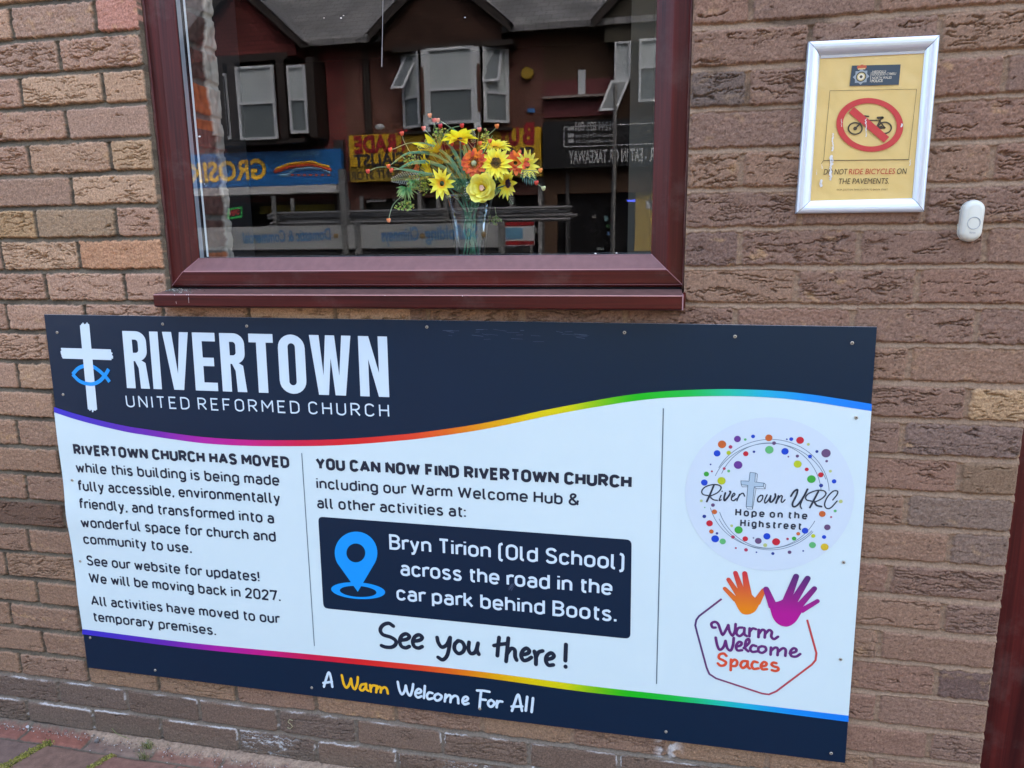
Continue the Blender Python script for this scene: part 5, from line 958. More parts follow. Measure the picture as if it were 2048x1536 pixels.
# red and orange buds on thin stems
def bud(px,py,stem,label,col,r=5.0,Y=YF-.02,seed=0):
    rnd=random.Random(int(px*7+py)); c=Vector(W(px,py,Y)); e=empty('bud_sprig',tuple(c),label,'flower bud','red and orange buds on thin stems'); mb=MB(); R=r*.00092
    col2=[min(1,q*1.5+.05) for q in col]; mb.blob(c,R,8,6,col=col,sc=(.95,.95,1.05),jit=.15,rnd=rnd); mb.blob(c+Vector((R*.55,-R*.2,R*.55)),R*.6,6,5,col=col2,jit=.1,rnd=rnd); mb.blob(c+Vector((-R*.55,-R*.2,R*.45)),R*.6,6,5,col=col,jit=.1,rnd=rnd); mb.build('bud',mat_col('bud_foam',.5,.4),e,True)
    pts=[c]+[Vector(W(x,y_,Y+.012*(i+1)/len(stem))) for i,(x,y_) in enumerate(stem)]; mb=MB(); mb.tube(crom(pts,5),.0009,5,0,(.22,.30,.16)); mb.build('stem',STEM,e,True)
RD,OR,PK=(.62,.035,.025),(.75,.20,.04),(.68,.12,.07)
BUDS=[(736,343,[(744,339),(755,335),(773,334),(800,338),(860,358)],'red bud at the far left end of a long thin stem',RD),(777,333,[(785,327),(795,318),(808,310.5),(821,306),(852,306),(878,313),(925,350)],'red bud ending the middle arching blade on the left',(.70,.08,.03)),(783,341,[(800,339),(840,350),(900,372)],'small red bud just right of and under the middle left bud',RD),(780.6,300,[(790,297),(812,287.7),(830,285.5),(847,289),(878,301),(930,345)],'red bud ending the upper arching blade on the left',RD),(804,267.5,[(807,280),(814,293),(819,302),(840,330)],'red orange bud standing upright above the upper left arching blade',(.72,.10,.04)),(847.4,257,[(855,265),(864,276),(890,310)],'pale red cup shaped bud at the upper left of the bouquet',PK),(859.7,231.4,[(864,238),(870,250),(885,300)],'orange bud, topmost of all',OR),(868.5,241,[(868.5,255),(869,266),(890,310)],'pink red bud just under the topmost orange one',(.66,.10,.07)),(875.6,241,[(881,242),(899,254),(925,272),(950,300)],'pale salmon bud at the top with a stem arching right',(.78,.26,.14)),(880.8,252.5,[(882,262),(890,290)],'deep red bud under the salmon one',(.55,.02,.03)),(924,251.6,[(908,254.5),(893,262),(885,280)],'red bud at the top middle with a stem arching left',RD),(959,259.5,[(957,270),(955,290)],'coral bud standing upright right of the bright yellow lily',PK),(993.8,252.6,[(988,260),(973,275),(965,300)],'orange bud at the upper right on a straight slanting stem',OR),(927,287,[(925,300)],'deep red bud under the bright yellow lily',(.6,.02,.02)),(904,288,[(910,305)],'orange red bud at the left under the bright yellow lily',(.70,.09,.03)),(960,287,[(958,300)],'red orange bud left of the upper sunflower',(.70,.09,.03)),(980,282.5,[(978,296)],'red bud on the left edge of the upper sunflower',RD),(975.5,307,[(972,320)],'red bud lying on the left petals of the largest sunflower',RD),(971,326,[(965,335)],'red bud between the gerbera and the largest sunflower',RD),(1081,341,[(1060,341),(1035,341),(1012,342),(985,352)],'orange bud at the far right end of a level stem',OR),(1073,366,[(1066,360),(1050,350)],'red and pale bud at the lower far right',(.65,.06,.03)),(1087,377,[(1080,372),(1066,362)],'pale green bud at the lower far right end',(.55,.55,.25)),(777.5,441,[(779,431),(783,417),(789,406),(805,392),(840,372)],'orange bud hanging lowest of all on the left',OR)]
for b in BUDS: bud(b[0],b[1],b[2],b[3],b[4])
# grass blades, one spray
mb=MB(); rnd=random.Random(31)
def blade(pts,w,Y=YF-.01,col=(.075,.25,.13)):
    P=crom([Vector(W(x,y_,Y-.012*math.sin(math.pi*i/(len(pts)-1)))) for i,(x,y_) in enumerate(pts)],7); n=len(P); vs=[]; cs=[]
    for i,p in enumerate(P):
        t=i/(n-1); a=P[min(i+1,n-1)]-P[max(i-1,0)]; s=np.cross(a,(0,1,0)); s=s/(np.linalg.norm(s)+1e-9); hw=w*.5*(.25+.75*math.sin(math.pi*min(.98,t*.9+.06)))*(1 if t<.97 else .3); c=[q*(.8+.9*t) for q in col]; vs+=[p-s*hw,p+np.array((0,-.0012,0)),p+s*hw]; cs+=[c,[q*.7 for q in c],c]
    mb.add(vs,[q for i in range(n-1) for q in ((3*i,3*i+1,3*i+4,3*i+3),(3*i+1,3*i+2,3*i+5,3*i+4))],0,cs)
for pts,w in (([(938,400),(915,345),(878,314),(840,305),(810,309),(786,328)],.0058),([(935,400),(900,345),(865,326),(838,324),(815,329),(794,340)],.0085),([(930,400),(895,355),(850,347),(815,340),(788,338)],.0060),([(940,400),(925,340),(900,290),(882,262)],.0060),([(942,400),(938,330),(925,285),(905,255)],.0065),([(945,400),(950,340),(940,300),(918,268),(899,254)],.0050),([(936,400),(912,330),(880,300),(850,287),(815,286)],.0040),([(945,400),(955,330),(975,290),(985,270)],.0030),([(940,400),(920,350),(893,310),(868,295)],.0070),([(941,400),(930,355),(910,305),(892,285)],.0070),([(943,400),(940,350),(930,310),(918,295)],.0062),([(944,400),(946,350),(945,310),(950,288)],.0045),([(938,400),(905,370),(870,352),(840,352)],.0055)): blade(pts,w)
for _ in range(70):
    a=rnd.uniform(-75,50); l=rnd.uniform(45,95); x1=940+math.sin(math.radians(a))*l; y1_=392-math.cos(math.radians(a))*l; blade([(940+rnd.uniform(-6,6),402),(940+(x1-940)*.5+rnd.uniform(-5,5),392+(y1_-392)*.6-4),(x1,y1_)],rnd.uniform(.0014,.0034),YF+rnd.uniform(-.01,.03),rnd.choice([(.05,.17,.07),(.08,.20,.06),(.12,.20,.05),(.05,.13,.06)]))
tag(mb.build('grass_spray',LEAF,None,True),'spray of long dark green grass blades arching left from the vase','leaves')
# ferns, rosette, flower umbels
def fern(a,b,n,l,col,label,Y=YF-.02,tipc=None):
    mb=MB(); A,B=Vector(W(*a,Y)),Vector(W(*b,Y)); mb.tube([A,B],.0008,4,0,col)
    for k in range(n):
        t=(k+.5)/n; p=A.lerp(B,t); ax=(B-A).normalized(); sd=Vector((ax.z,0,-ax.x))
        for s in (-1,1):
            L_=l*(math.sin(math.pi*(.15+.8*t)))*rnd.uniform(.8,1.15); d=(sd*s+ax*.55+Vector((0,-.25*rnd.random(),0))).normalized(); q=p+d*L_; w=Vector((d.z,0,-d.x))*.0011; cc=[v_*rnd.uniform(.7,1.3) for v_ in col]; mb.add([p-w*.5,p+d*L_*.5-w,q,p+d*L_*.5+w],[(0,1,2,3)],0,[cc,cc,tipc or cc,cc])
            if tipc: mb.blob(q,.0011,4,3,col=tipc)
    tag(mb.build('fern_sprig',LEAF),label,'leaves')
fern((1040,347),(1072,362),9,.020,(.10,.26,.20),'blue green fern sprig at the far right under the level bud stem'); fern((842,352),(783,360),13,.014,(.05,.16,.10),'dark fern sprig with white tips at the far left',tipc=(.65,.70,.62)); fern((948,288),(944,258),9,.007,(.20,.26,.14),'pale seed spike standing up right of the bright yellow lily',tipc=(.55,.55,.42)); fern((940,360),(936,398),7,.012,(.04,.16,.10),'green sprig with white berries left of the yellow rose',Y=YF-.05,tipc=(.70,.76,.72)); fern((1016,390),(1026,408),5,.010,(.06,.10,.05),'dark leaf sprig hanging under the lower right sunflower'); fern((870,290),(846,300),8,.012,(.14,.22,.05),'yellow green feathery sprig at the upper left of the bouquet')
def rosette(px,py,n,l,label,Y=YF-.02):
    mb=MB(); c=Vector(W(px,py,Y))
    for k in range(n):
        a=rnd.uniform(0,6.28); el=rnd.uniform(-.2,1.2); d=Vector((math.cos(a)*math.cos(el),math.sin(a)*math.cos(el)*.8-.3,-math.sin(el)*.8+.1)).normalized(); L_=l*rnd.uniform(.7,1.1); s=d.cross(Vector((0,1,0.1))).normalized()*.0022; m=c+d*L_*.5+Vector((0,0,.002)); q=c+d*L_-Vector((0,0,.003)); g=rnd.choice([(.06,.26,.10),(.09,.34,.13),(.15,.40,.12)]); mb.add([c-s*.6,m-s,q,m+s,c+s*.6],[(0,1,2,3,4)],0,[g,g,(.45,.60,.20),g,g])
    tag(mb.build('leaf_rosette',LEAF),label,'leaves')
rosette(813,377,46,.028,'spiky bright green leaf rosette hanging at the left'); rosette(826,362,26,.02,'small dark green leaf rosette above the spiky one')
rosette(925,362,40,.030,'dark leaves filling the middle of the bouquet above the rim',Y=YF); rosette(900,352,30,.026,'dark leaves behind the yellow star shaped flower',Y=YF+.01); rosette(1004,378,26,.024,'dark leaves between the rose and the lower right sunflower',Y=YF)
def umbel(px,py,n,rx,ry,label,col=(.58,.68,.15),Y=YF-.015,stemto=None):
    mb=MB(); c=Vector(W(px,py,Y)); ce=Vector(W(*(stemto or (px+6,py+16)),Y+.01))
    for k in range(n):
        a=rnd.uniform(0,6.28); r=math.sqrt(rnd.random()); p=c+Vector((math.cos(a)*r*rx*.0012,rnd.uniform(-.008,.008),math.sin(a)*r*ry*.0012)); mb.tube([ce.lerp(c,.55),p],.0004,3,0,(.16,.24,.06),caps=False); g=[q*rnd.uniform(.55,1.25) for q in col]
        for _ in range(3): mb.blob(p+Vector((rnd.uniform(-.002,.002),rnd.uniform(-.002,.002),rnd.uniform(-.002,.002))),rnd.uniform(.0009,.0017),5,3,col=g,jit=.4,rnd=rnd)
    mb.tube([ce,ce.lerp(c,.55)],.0007,4,0,(.12,.22,.06)); tag(mb.build('flower_umbel',LEAF),label,'leaves')
umbel(810,411,46,23,9,'lime green flower cluster hanging below the leaf rosette',stemto=(814,385)); umbel(853,296,40,20,14,'lime green flower cluster at the upper left behind the blades',stemto=(880,330)); umbel(882,270,46,17,14,'lime green flower cluster under the deep red bud at the top',stemto=(895,310)); umbel(838,366,70,24,18,'yellow green flower cluster left of the star shaped flower',(.34,.40,.06),stemto=(870,370)); umbel(849,378,30,12,12,'small yellow green cluster touching the star shaped flower',(.46,.46,.06),stemto=(872,380)); umbel(822,318,26,14,12,'loose lime green flower cluster at the left beside the arching blade',stemto=(850,340)); umbel(972,272,18,8,12,'pale yellow green cluster under the slanting orange bud stem',(.65,.65,.18),stemto=(968,300)); umbel(918,382,34,14,16,'dark green filler cluster at the rim of the vase',(.12,.16,.04),stemto=(930,400)); umbel(994,442,22,10,9,'lime green flower cluster low behind the right side of the vase',(.24,.34,.08),Y=YF+.03,stemto=(990,415)); umbel(905,330,50,26,20,'olive filler leaves in the middle of the bouquet',(.10,.13,.03),Y=YF+.02,stemto=(925,380)); umbel(1000,350,40,30,12,'dark filler leaves behind the sunflowers',(.06,.09,.03),Y=YF+.03,stemto=(975,390))
# ------------------------------------------------------------------ the street opposite, seen in the pane
def wtext(mb,s,a,b,cap,Y,bold=.0,mi=0,col=None):
    """writing on a face that looks towards the church; a = start, b = end (seen mirrored in the pane)"""
    v,f=text_geo(s,bold); A,B=np.array(O(*a,Y)),np.array(O(*b,Y)); d=B-A; L_=np.linalg.norm(d); d/=L_; n=np.array((d[1],-d[0])); x0,x1=v[:,0].min(),v[:,0].max(); P=A+np.outer((v[:,0]-x0)/(x1-x0)*L_,d)+np.outer(v[:,1]/CAPH*cap,n)
    mb.add([(p[0],Y,p[1]) for p in P],f,mi,col)
def rbox(mb,pa,pb,Y,dep=.06,mi=0,col=None):
    """box between two picture corners standing out from plane Y towards the church"""
    a=O(*pa,Y+dep); b=O(*pb,Y+dep); mb.box((min(a[0],b[0]),Y,min(a[1],b[1])),(max(a[0],b[0]),Y+dep,max(a[1],b[1])),mi,col)
brk=brickmat('terrace_brick',(.20,.034,.036),(.15,.028,.030),(.12,.065,.06),.225,.075,'xz'); brk2=brickmat('terrace_brown_brick',(.14,.055,.042),(.11,.048,.04),(.12,.07,.06),.225,.075,'xz')
tileh=brickmat('hung_tile',(.13,.030,.028),(.10,.024,.024),(.03,.012,.012),.16,.09,'xz',ms=.01); tiled=brickmat('hung_tile_brown',(.055,.028,.02),(.045,.024,.018),(.02,.012,.01),.16,.09,'xz',ms=.01)
slate=brickmat('roof_slate',(.19,.19,.195),(.13,.13,.14),(.05,.05,.05),.26,.17,'xy',ms=.012); timber=mat('dark_timber',(.02,.014,.012),.6,.3); upvc=mat('white_upvc',(.44,.47,.50),.35,.5)
pane=mat('house_pane',(.10,.12,.13),.04,.6); blind=mat('pale_blind',(.34,.38,.40),.5,.5,noise=.1,nscale=3); black=mat('black_paint',(.006,.006,.007),.4,.4); yel=mat('yellow_sign',(.50,.30,.012),.5,.3); yel2=mat('dull_yellow_sign',(.30,.20,.02),.5,.3); redl=mat('sign_red',(.26,.012,.016),.5,.3); ink2=mat('sign_black',(.02,.02,.03),.5,.3); dimshop=mat('shop_dark',(.012,.012,.014),.15,.5); blu=mat('fascia_blue',(.010,.11,.34),.4,.4); whit=mat('sign_white',(.42,.43,.44),.5,.4); olive=mat('olive_render',(.10,.095,.07),.8,.2)
z_eave=5.90; x12=O(690,200)[0]; x23=O(1088,250)[0]
def slope_roof(mb,x0,x1,z0=z_eave,over=.35,run=5.5,rise=4.2):
    y0=FAC+over; zo=z0-over*rise/run; mb.add([(x0,y0,zo),(x1,y0,zo),(x1,FAC-run,z0+rise),(x0,FAC-run,z0+rise)],[(0,1,2,3)]); mb.add([(x0,FAC-run,z0+rise),(x1,FAC-run,z0+rise),(x1,FAC-run-5.5,z0),(x0,FAC-run-5.5,z0)],[(0,1,2,3)]); mb.add([(x0,y0,zo),(x0,FAC-run,z0+rise),(x0,FAC-run,z0+rise-.1),(x0,y0,zo-.1)],[(0,1,2,3)]); mb.box((x0,y0-.03,zo-.12),(x1,y0+.08,zo+.0))
def gable(parent,gx,H,ze,zap,zb,proj,tile):
    """gable over a bay: H = half width at the feet of the barge boards (height ze), zap = top, zb = foot of the tiled face"""
    s=(zap-ze)/H; hw=H-.22; zs=zap-s*hw-.10; y=FAC+proj; mb=MB(); mb.add([(gx-hw,y,zb),(gx+hw,y,zb),(gx+hw,y,zs),(gx,y,zap-.10),(gx-hw,y,zs)],[(0,1,2,3,4)]); mb.add([(gx-hw,FAC,zb),(gx+hw,FAC,zb),(gx+hw,y,zb),(gx-hw,y,zb)],[(0,1,2,3)])
    for sg in (-1,1): mb.add([(gx+sg*hw,y,zb),(gx+sg*hw,FAC-.4,zb),(gx+sg*hw,FAC-.4,zs),(gx+sg*hw,y,zs)],[(0,1,2,3)])
    mb.build('gable',tile,parent); mb=MB(); w=.24
    for sg in (-1,1):
        a=(gx+sg*H,ze); ap=(gx,zap); mb.add([(a[0],y+.18,a[1]),(ap[0],y+.18,ap[1]),(ap[0],y+.18,ap[1]-w),(a[0],y+.18,a[1]-w*.8)],[(0,1,2,3)]); mb.add([(a[0],y+.18,a[1]-w*.8),(ap[0],y+.18,ap[1]-w),(ap[0],y-.02,ap[1]-w),(a[0],y-.02,a[1]-w*.8)],[(0,1,2,3)])
    mb.build('barge_board',timber,parent); mb=MB()
    for sg in (-1,1): mb.add([(gx+sg*(H+.05),y+.2,ze-.04),(gx,y+.2,zap+.02),(gx,FAC-3.2,zap+.02),(gx+sg*(H+.05),FAC-.6,ze-.04)],[(0,1,2,3)])
    mb.build('gable_roof',slate,parent)
def sash(parent,pa,pb,Y,split=.5,fr=.055,mat_f=None,pane_m=None,open_=None,ends=None):
    """window seen between two picture corners: frame part with panes under it"""
    a=O(*pa,Y); b=O(*pb,Y); x0,x1=min(a[0],b[0]),max(a[0],b[0]); z0,z1=min(a[1],b[1]),max(a[1],b[1]); ya,yb=(Y,Y) if ends is None else ends
    def pt(x,z,dy=0): t=(x-x0)/(x1-x0); return (x,ya+(yb-ya)*t+dy,z)
    mb=MB()
    def bar(xa,za,xb,zb): 
        vs=[pt(xa,za,.05),pt(xb,za,.05),pt(xb,zb,.05),pt(xa,zb,.05),pt(xa,za,-.02),pt(xb,za,-.02),pt(xb,zb,-.02),pt(xa,zb,-.02)]; mb.add(vs,[(0,1,2,3),(4,7,6,5),(0,4,5,1),(1,5,6,2),(2,6,7,3),(3,7,4,0)])
    bar(x0,z0,x1,z0+fr); bar(x0,z1-fr,x1,z1); bar(x0,z0+fr,x0+fr,z1-fr); bar(x1-fr,z0+fr,x1,z1-fr); zm=z0+(z1-z0)*split
    if split: bar(x0+fr,zm-fr*.45,x1-fr,zm+fr*.45)
    w=mb.build('house_window',mat_f or upvc,parent); mb=MB(); mb.add([pt(x0+fr,z0+fr,.005),pt(x1-fr,z0+fr,.005),pt(x1-fr,zm,.005),pt(x0+fr,zm,.005)],[(0,1,2,3)],0)
    mb.add([pt(x0+fr,zm,.004),pt(x1-fr,zm,.004),pt(x1-fr,z1-fr,.004),pt(x0+fr,z1-fr,.004)],[(0,1,2,3)],1); mb.build('pane',[pane,pane_m or blind],w); return w
def casement(parent,pa,pb,Y,lean):
    """a top hung casement pushed open: foot swung out towards the church"""
    a=O(*pa,Y); b=O(*pb,Y); x0,x1=min(a[0],b[0]),max(a[0],b[0]); z0,z1=min(a[1],b[1]),max(a[1],b[1]); mb=MB(); f=.05
    def P(x,z): t=(z1-z)/(z1-z0); return (x+lean[0]*t,Y+.06+lean[1]*t,z)
    def bar(xa,za,xb,zb):
        v=[P(xa,za),P(xb,za),P(xb,zb),P(xa,zb)]; mb.add(v+[(p[0],p[1]-.05,p[2]) for p in v],[(0,1,2,3),(4,7,6,5),(0,4,5,1),(1,5,6,2),(2,6,7,3),(3,7,4,0)])
    bar(x0,z0,x1,z0+f); bar(x0,z1-f,x1,z1); bar(x0,z0+f,x0+f,z1-f); bar(x1-f,z0+f,x1,z1-f); w=mb.build('open_casement',upvc,parent); mb=MB(); mb.add([P(x0+f,z0+f),P(x1-f,z0+f),P(x1-f,z1-f),P(x0+f,z1-f)],[(0,1,2,3)]); mb.build('pane',pane,w)
def house(x0,x1,label,m):
    h=empty('terraced_shop',((x0+x1)/2,FAC,0),label,'shop','terraced shops across the street'); mb=MB(); mb.box((x0+.002,FAC-8,2.3),(x1-.002,FAC,z_eave-.03)); mb.box((x0+.002,FAC-8,0),(x0+.28,FAC,2.3)); mb.build('wall',m,h); mb=MB(); slope_roof(mb,x0,x1); mb.build('roof',slate,h); return h
# -- blue fronted grocer
h1_=house(x12-4.7,x12,'red brick shop with a blue fascia and a dark timber bay across the street',brk)
gx=-8.09; gable(h1_,gx,1.50,5.60,6.98,5.32,.55,tileh)
mb=MB(); bx0,bx1=O(440,140)[0],O(626,140)[0]; yb=FAC+.6; zb0=O(500,288)[1]; mb.box((bx0,FAC,zb0-.1),(bx1,yb-.03,zb0)); mb.box((bx0+.3,FAC,5.25),(bx1-.3,yb-.02,5.40))
for px in (443,466,564,623): x=O(px,200,yb)[0]; mb.box((x-.09,FAC,zb0),(x+.09,yb,5.25))
mb.build('bay_frame',timber,h1_)
sash(h1_,(471,135),(557,278),yb-.02); sash(h1_,(574,132),(619,266),yb-.02); sash(h1_,(447,147),(463,278),yb-.02)
mb=MB(); xs=O(690,200)[0]; 
f1a=(400,313); mb2=MB(); a=O(360,314,FAC+.25); b=O(681,293,FAC+.25); zt=(a[1]+b[1])/2; zbm=O(560,371,FAC+.25)[1]; mb2.box((a[0]-1.2,FAC,zbm),(b[0],FAC+.25,zt)); fas=mb2.build('fascia',blu,h1_)
mb=MB(); wtext(mb,'GROSIK',(534,356),(376,366),.42,FAC+.256,.03); mb.build('fascia_lettering',mat('sign_yellow',(.9,.52,.03),.5),fas)
mb=MB(); wtext(mb,'OFFLICENCE',(638,310),(573,315),.085,FAC+.256); 
for k,(r,c) in enumerate(((0,1),)): mb.tube([(O(px,py,FAC+.27)[0],FAC+.262,O(px,py,FAC+.27)[1]) for px,py in ((560,351),(575,350),(590,338),(620,336),(645,338),(660,346))],.03,4)
mb.build('fascia_small_print',mat('sign_pale_blue',(.20,.42,.60),.5),fas)
mb=MB(); mb.tube([(O(px,py,FAC+.27)[0],FAC+.266,O(px,py,FAC+.27)[1]) for px,py in ((551,339),(580,328),(625,324),(640,330),(659,334))],.035,4); mb.build('fascia_yellow_roof',mat('sign_yellow',(.9,.52,.03),.5),fas)
mb=MB(); mb.tube([(O(px,py,FAC+.27)[0],FAC+.264,O(px,py,FAC+.27)[1]) for px,py in ((548,344),(580,334),(625,330),(642,335),(662,340))],.035,4)
for px in range(570,662,12): rbox(mb,(px,352),(px+6,348),FAC+.25,.008)
mb.build('fascia_red_roof',mat('sign_red_bright',(.55,.06,.03),.5),fas)
mb=MB(); a=O(448,388); mb.box((x12-4.6,FAC,zbm-.20),(x12-.12,FAC+.5,zbm-.03)); mb.build('awning_case',whit,h1_)
mb=MB(); mb.box((x12-4.4,FAC-3,.0),(x12-.3,FAC-2.9,2.3)); mb.box((x12-4.4,FAC-2.9,0),(x12-.3,FAC-.1,.03)); mb.box((x12-4.4,FAC-2.9,2.28),(x12-.3,FAC-.1,2.3)); mb.build('shop_interior',mat('shop_shelves',(.07,.07,.085),.8,.2,noise=.5,nscale=6),h1_)
mb=MB(); rbox(mb,(520,428),(668,408),FAC-1.2,.05); mb.build('counter_banner',mat('banner_yellow',(.45,.42,.08),.6),h1_)
mb=MB(); rbox(mb,(500,404),(660,388),FAC-1.5,.05); mb.build('poster_band',mat('poster_pink',(.30,.20,.24),.6,noise=.4,nscale=5),h1_)
for k,(px,py) in enumerate(((510,397),(646,386))):
    mb=MB(); rbox(mb,(px-5,py+3),(px+6,py-3),FAC-.9,.05); mb.build('shop_lamp',mat('shop_lamp_glow',(.9,.9,.9),.5,emit=(.75,.85,1),estr=9),h1_)
mb=MB(); pts=[O(px,py,FAC+.05) for px,py in ((457,437),(483,433),(483,415),(457,419),(457,437))]; mb.tube([(p[0],FAC+.05,p[1]) for p in pts],.03,5); mb.build('open_sign_border',mat('neon_green',(.05,.3,.08),.5,emit=(.05,1,.15),estr=.18),h1_)
mb=MB(); wtext(mb,'OPEN',(480,429),(460,432),.13,FAC+.05,.04); mb.build('open_sign_word',mat('neon_red',(.3,.03,.03),.5,emit=(1,.06,.04),estr=.22),h1_)
mb=MB(); mb.box((x12-.28,FAC,0),(x12-.05,FAC+.12,3.6)); mb.build('shop_pilaster',mat('pilaster_dark',(.03,.025,.025),.5),h1_)
mb=MB()
for px in (638,732): x=O(px,150)[0]; mb.tube([(x,FAC+.08,2.7),(x,FAC+.08,5.5)],.05,6)
mb.build('drainpipe',timber,h1_)
# -- yellow signed discount store
h2_=house(x12,x23,'dark brick discount shop with a yellow sign and a white bay window across the street',brk2)
gx2=-3.58; gable(h2_,gx2,1.52,5.66,6.95,5.30,.45,tiled)
yb=FAC+.48; mb=MB(); xa,xb=O(803,240,yb)[0],O(1018,240,yb)[0]; zb0=O(905,262,yb)[1]; mb.box((xa-.05,FAC,zb0-.02),(xb+.05,yb-.02,zb0+.03)); mb.box((xa-.15,FAC,O(900,97,yb)[1]),(xb+.1,yb+.0,5.36)); mb.build('bay_frame',timber,h2_)
yl=FAC-.05
mb=MB()
for px in (851,953): x=O(px,170,yb)[0]; mb.box((x-.075,FAC+.4,zb0),(x+.075,yb+.03,O(900,97,yb)[1]))
mb.build('bay_post',upvc,h2_)
mb=MB()
for px in (846,958): x=O(px,160,yb)[0]; mb.box((x-.03,yb,zb0+.35),(x+.03,yb+.05,zb0+1.3))
mb.build('peeled_post',mat('peeled_brown',(.07,.025,.015),.8),h2_)
sash(h2_,(853,98),(950,246),yb,.46,.06); sash(h2_,(971,97),(1018,246),(yb+yl)/2,.4,.06,ends=(yb-.05,yl+.2)); sash(h2_,(800,105),(848,257),(yb+yl)/2,.4,.06,ends=(yl+.2,yb-.05))
casement(h2_,(973,98),(1008,166),yb-.25,(-.05,.20)); casement(h2_,(814,108),(843,180),yb-.25,(-.30,.25))
mb=MB(); a=O(697,272,FAC+.34); b=O(1081,253,FAC+.34); zs=O(890,327,FAC+.34)[1]; zt=(a[1]+b[1])/2; mb.box((a[0],FAC,zs),(b[0],FAC+.34,zt)); fas=mb.build('fascia',yel,h2_)
mb=MB(); mb.box((a[0]-.03,FAC,zs-.32),(b[0]+.02,FAC+.30,zs)); fas2=mb.build('lower_fascia',yel2,h2_)
mb=MB(); Yt=FAC+.346; wtext(mb,'B',(1069,287),(1045,288),.40,Yt,.05); wtext(mb,'UY',(1039,289),(995,291),.33,Yt,.05); wtext(mb,'S',(953,293),(930,294),.40,Yt,.05); wtext(mb,'ELL &',(926,295),(840,299),.33,Yt,.05); wtext(mb,'T',(817,300),(796,301),.40,Yt,.05); wtext(mb,'RADE',(793,301.5),(709,306),.33,Yt,.05); mb.build('fascia_red_lettering',redl,fas)
mb=MB(); wtext(mb,'SURPLUS',(1069,316),(900,323),.22,Yt,.03); wtext(mb,'SPECIALIST',(860,325),(709,333),.24,Yt,.03); mb.build('fascia_black_lettering',ink2,fas)
mb=MB(); wtext(mb,'YOUR LOCAL',(1073,341),(900,349),.16,FAC+.306,.02); wtext(mb,'DISCOUNT STORE',(850,351),(693,361),.17,FAC+.306,.02); mb.build('lower_lettering',ink2,fas2)
mb=MB(); mb.box((a[0]-.03,FAC-.3,.1),(b[0],FAC-.25,zs-.32)); mb.box((a[0],FAC-.25,0),(b[0],FAC+.02,.35)); mb.build('shop_glazing',dimshop,h2_)
mb=MB()
for px in (692,838,875,1022,1080): x=O(px,380,FAC+.05)[0]; mb.box((x-.04,FAC-.25,.35),(x+.04,FAC+.06,zs-.34))
mb.build('shopfront_post',mat('grey_post',(.22,.22,.22),.5),h2_)
mb=MB(); wtext(mb,'SALE',(806,400),(733,404),.28,FAC-.05,.03); mb.build('window_lettering',mat('sale_grey',(.35,.35,.36),.6),h2_)
mb=MB(); x=O(740,200)[0]; mb.tube([(x,FAC+.08,2.7),(x,FAC+.08,5.5)],.05,6); mb.build('drainpipe',timber,h2_)
g_=tag(MB().blob((O(770,262)[0],FAC+.30,O(770,262)[1]+.04),.07,8,6,sc=(1.6,1,1)).build('gull',mat('gull_grey',(.40,.42,.44),.7)),'pale gull perched on the yellow shop sign','bird')
# -- black fronted takeaway
h3_=house(x23,x23+4.9,'brown rendered takeaway shop with a black fascia across the street',mat('brown_render',(.075,.045,.03),.85,.2,noise=.12,nscale=2))
gx3=1.15; gable(h3_,gx3,1.55,5.63,7.2,5.20,.35,mat('olive_render_dark',(.05,.045,.035),.8,.2))
mb=MB(); a=O(1085,165); b=O(1240,197); mb.box((x23+.01,FAC,O(1100,197)[1]),(O(1228,197)[0],FAC+.04,O(1100,163)[1])); mb.build('maroon_band',mat('maroon_paint',(.10,.012,.016),.6),h3_)
mb=MB(); mb.box((x23+.01,FAC,O(1100,201)[1]),(O(1228,197)[0],FAC+.22,O(1100,196)[1])); mb.build('cornice',mat('cornice_grey',(.20,.17,.16),.7),h3_)
mb=MB(); mb.box((x23+.01,FAC,O(1100,236)[1]),(O(1228,197)[0],FAC+.05,O(1100,201)[1])); mb.build('maroon_frieze',mat('maroon_paint',(.10,.012,.016),.6),h3_)
mb=MB(); rbox(mb,(1156,194),(1171,139),FAC,.05); mb.build('white_panel',upvc,h3_)
mb=MB(); c=O(1055.5,148); n=20; mb.add([(c[0]+.12*math.cos(2*math.pi*k/n),FAC+.09,c[1]+.12*math.sin(2*math.pi*k/n)) for k in range(n)]+[(c[0]+.13*math.cos(2*math.pi*k/n),FAC,c[1]+.13*math.sin(2*math.pi*k/n)) for k in range(n)],[tuple(range(n))]+[(k,(k+1)%n,n+(k+1)%n,n+k) for k in range(n)]); mb.build('alarm_box',yel2,h2_)
mb=MB(); rbox(mb,(1055,225),(1069,216),FAC,.06); mb.build('blue_box',mat('blue_box_paint',(.03,.14,.40),.5),h2_)
sash(h3_,(1229.5,84),(1261,160),FAC+.3,0,.05); casement(h3_,(1222,162),(1258,223),FAC+.3,(-.22,.20)); sash(h3_,(1279,79),(1330,202),FAC+.4,.55,.05)
mb=MB(); zt=O(1200,239,FAC+.3)[1]; zl=O(1200,334,FAC+.3)[1]; mb.box((x23+.02,FAC,zl),(x23+4.8,FAC+.3,zt)); fas=mb.build('fascia',black,h3_)
mb=MB(); Yt=FAC+.31
def fr(pa,pb):
    a=O(*pa,Yt); b=O(*pb,Yt); x0,x1=a[0],b[0]; z0,z1=min(a[1],b[1]),max(a[1],b[1]); t=.018
    mb.box((x0,Yt-.008,z0),(x1,Yt,z0+t)); mb.box((x0,Yt-.008,z1-t),(x1,Yt,z1)); mb.box((x0,Yt-.008,z0),(x0+t,Yt,z1)); mb.box((x1-t,Yt-.008,z0),(x1,Yt,z1))
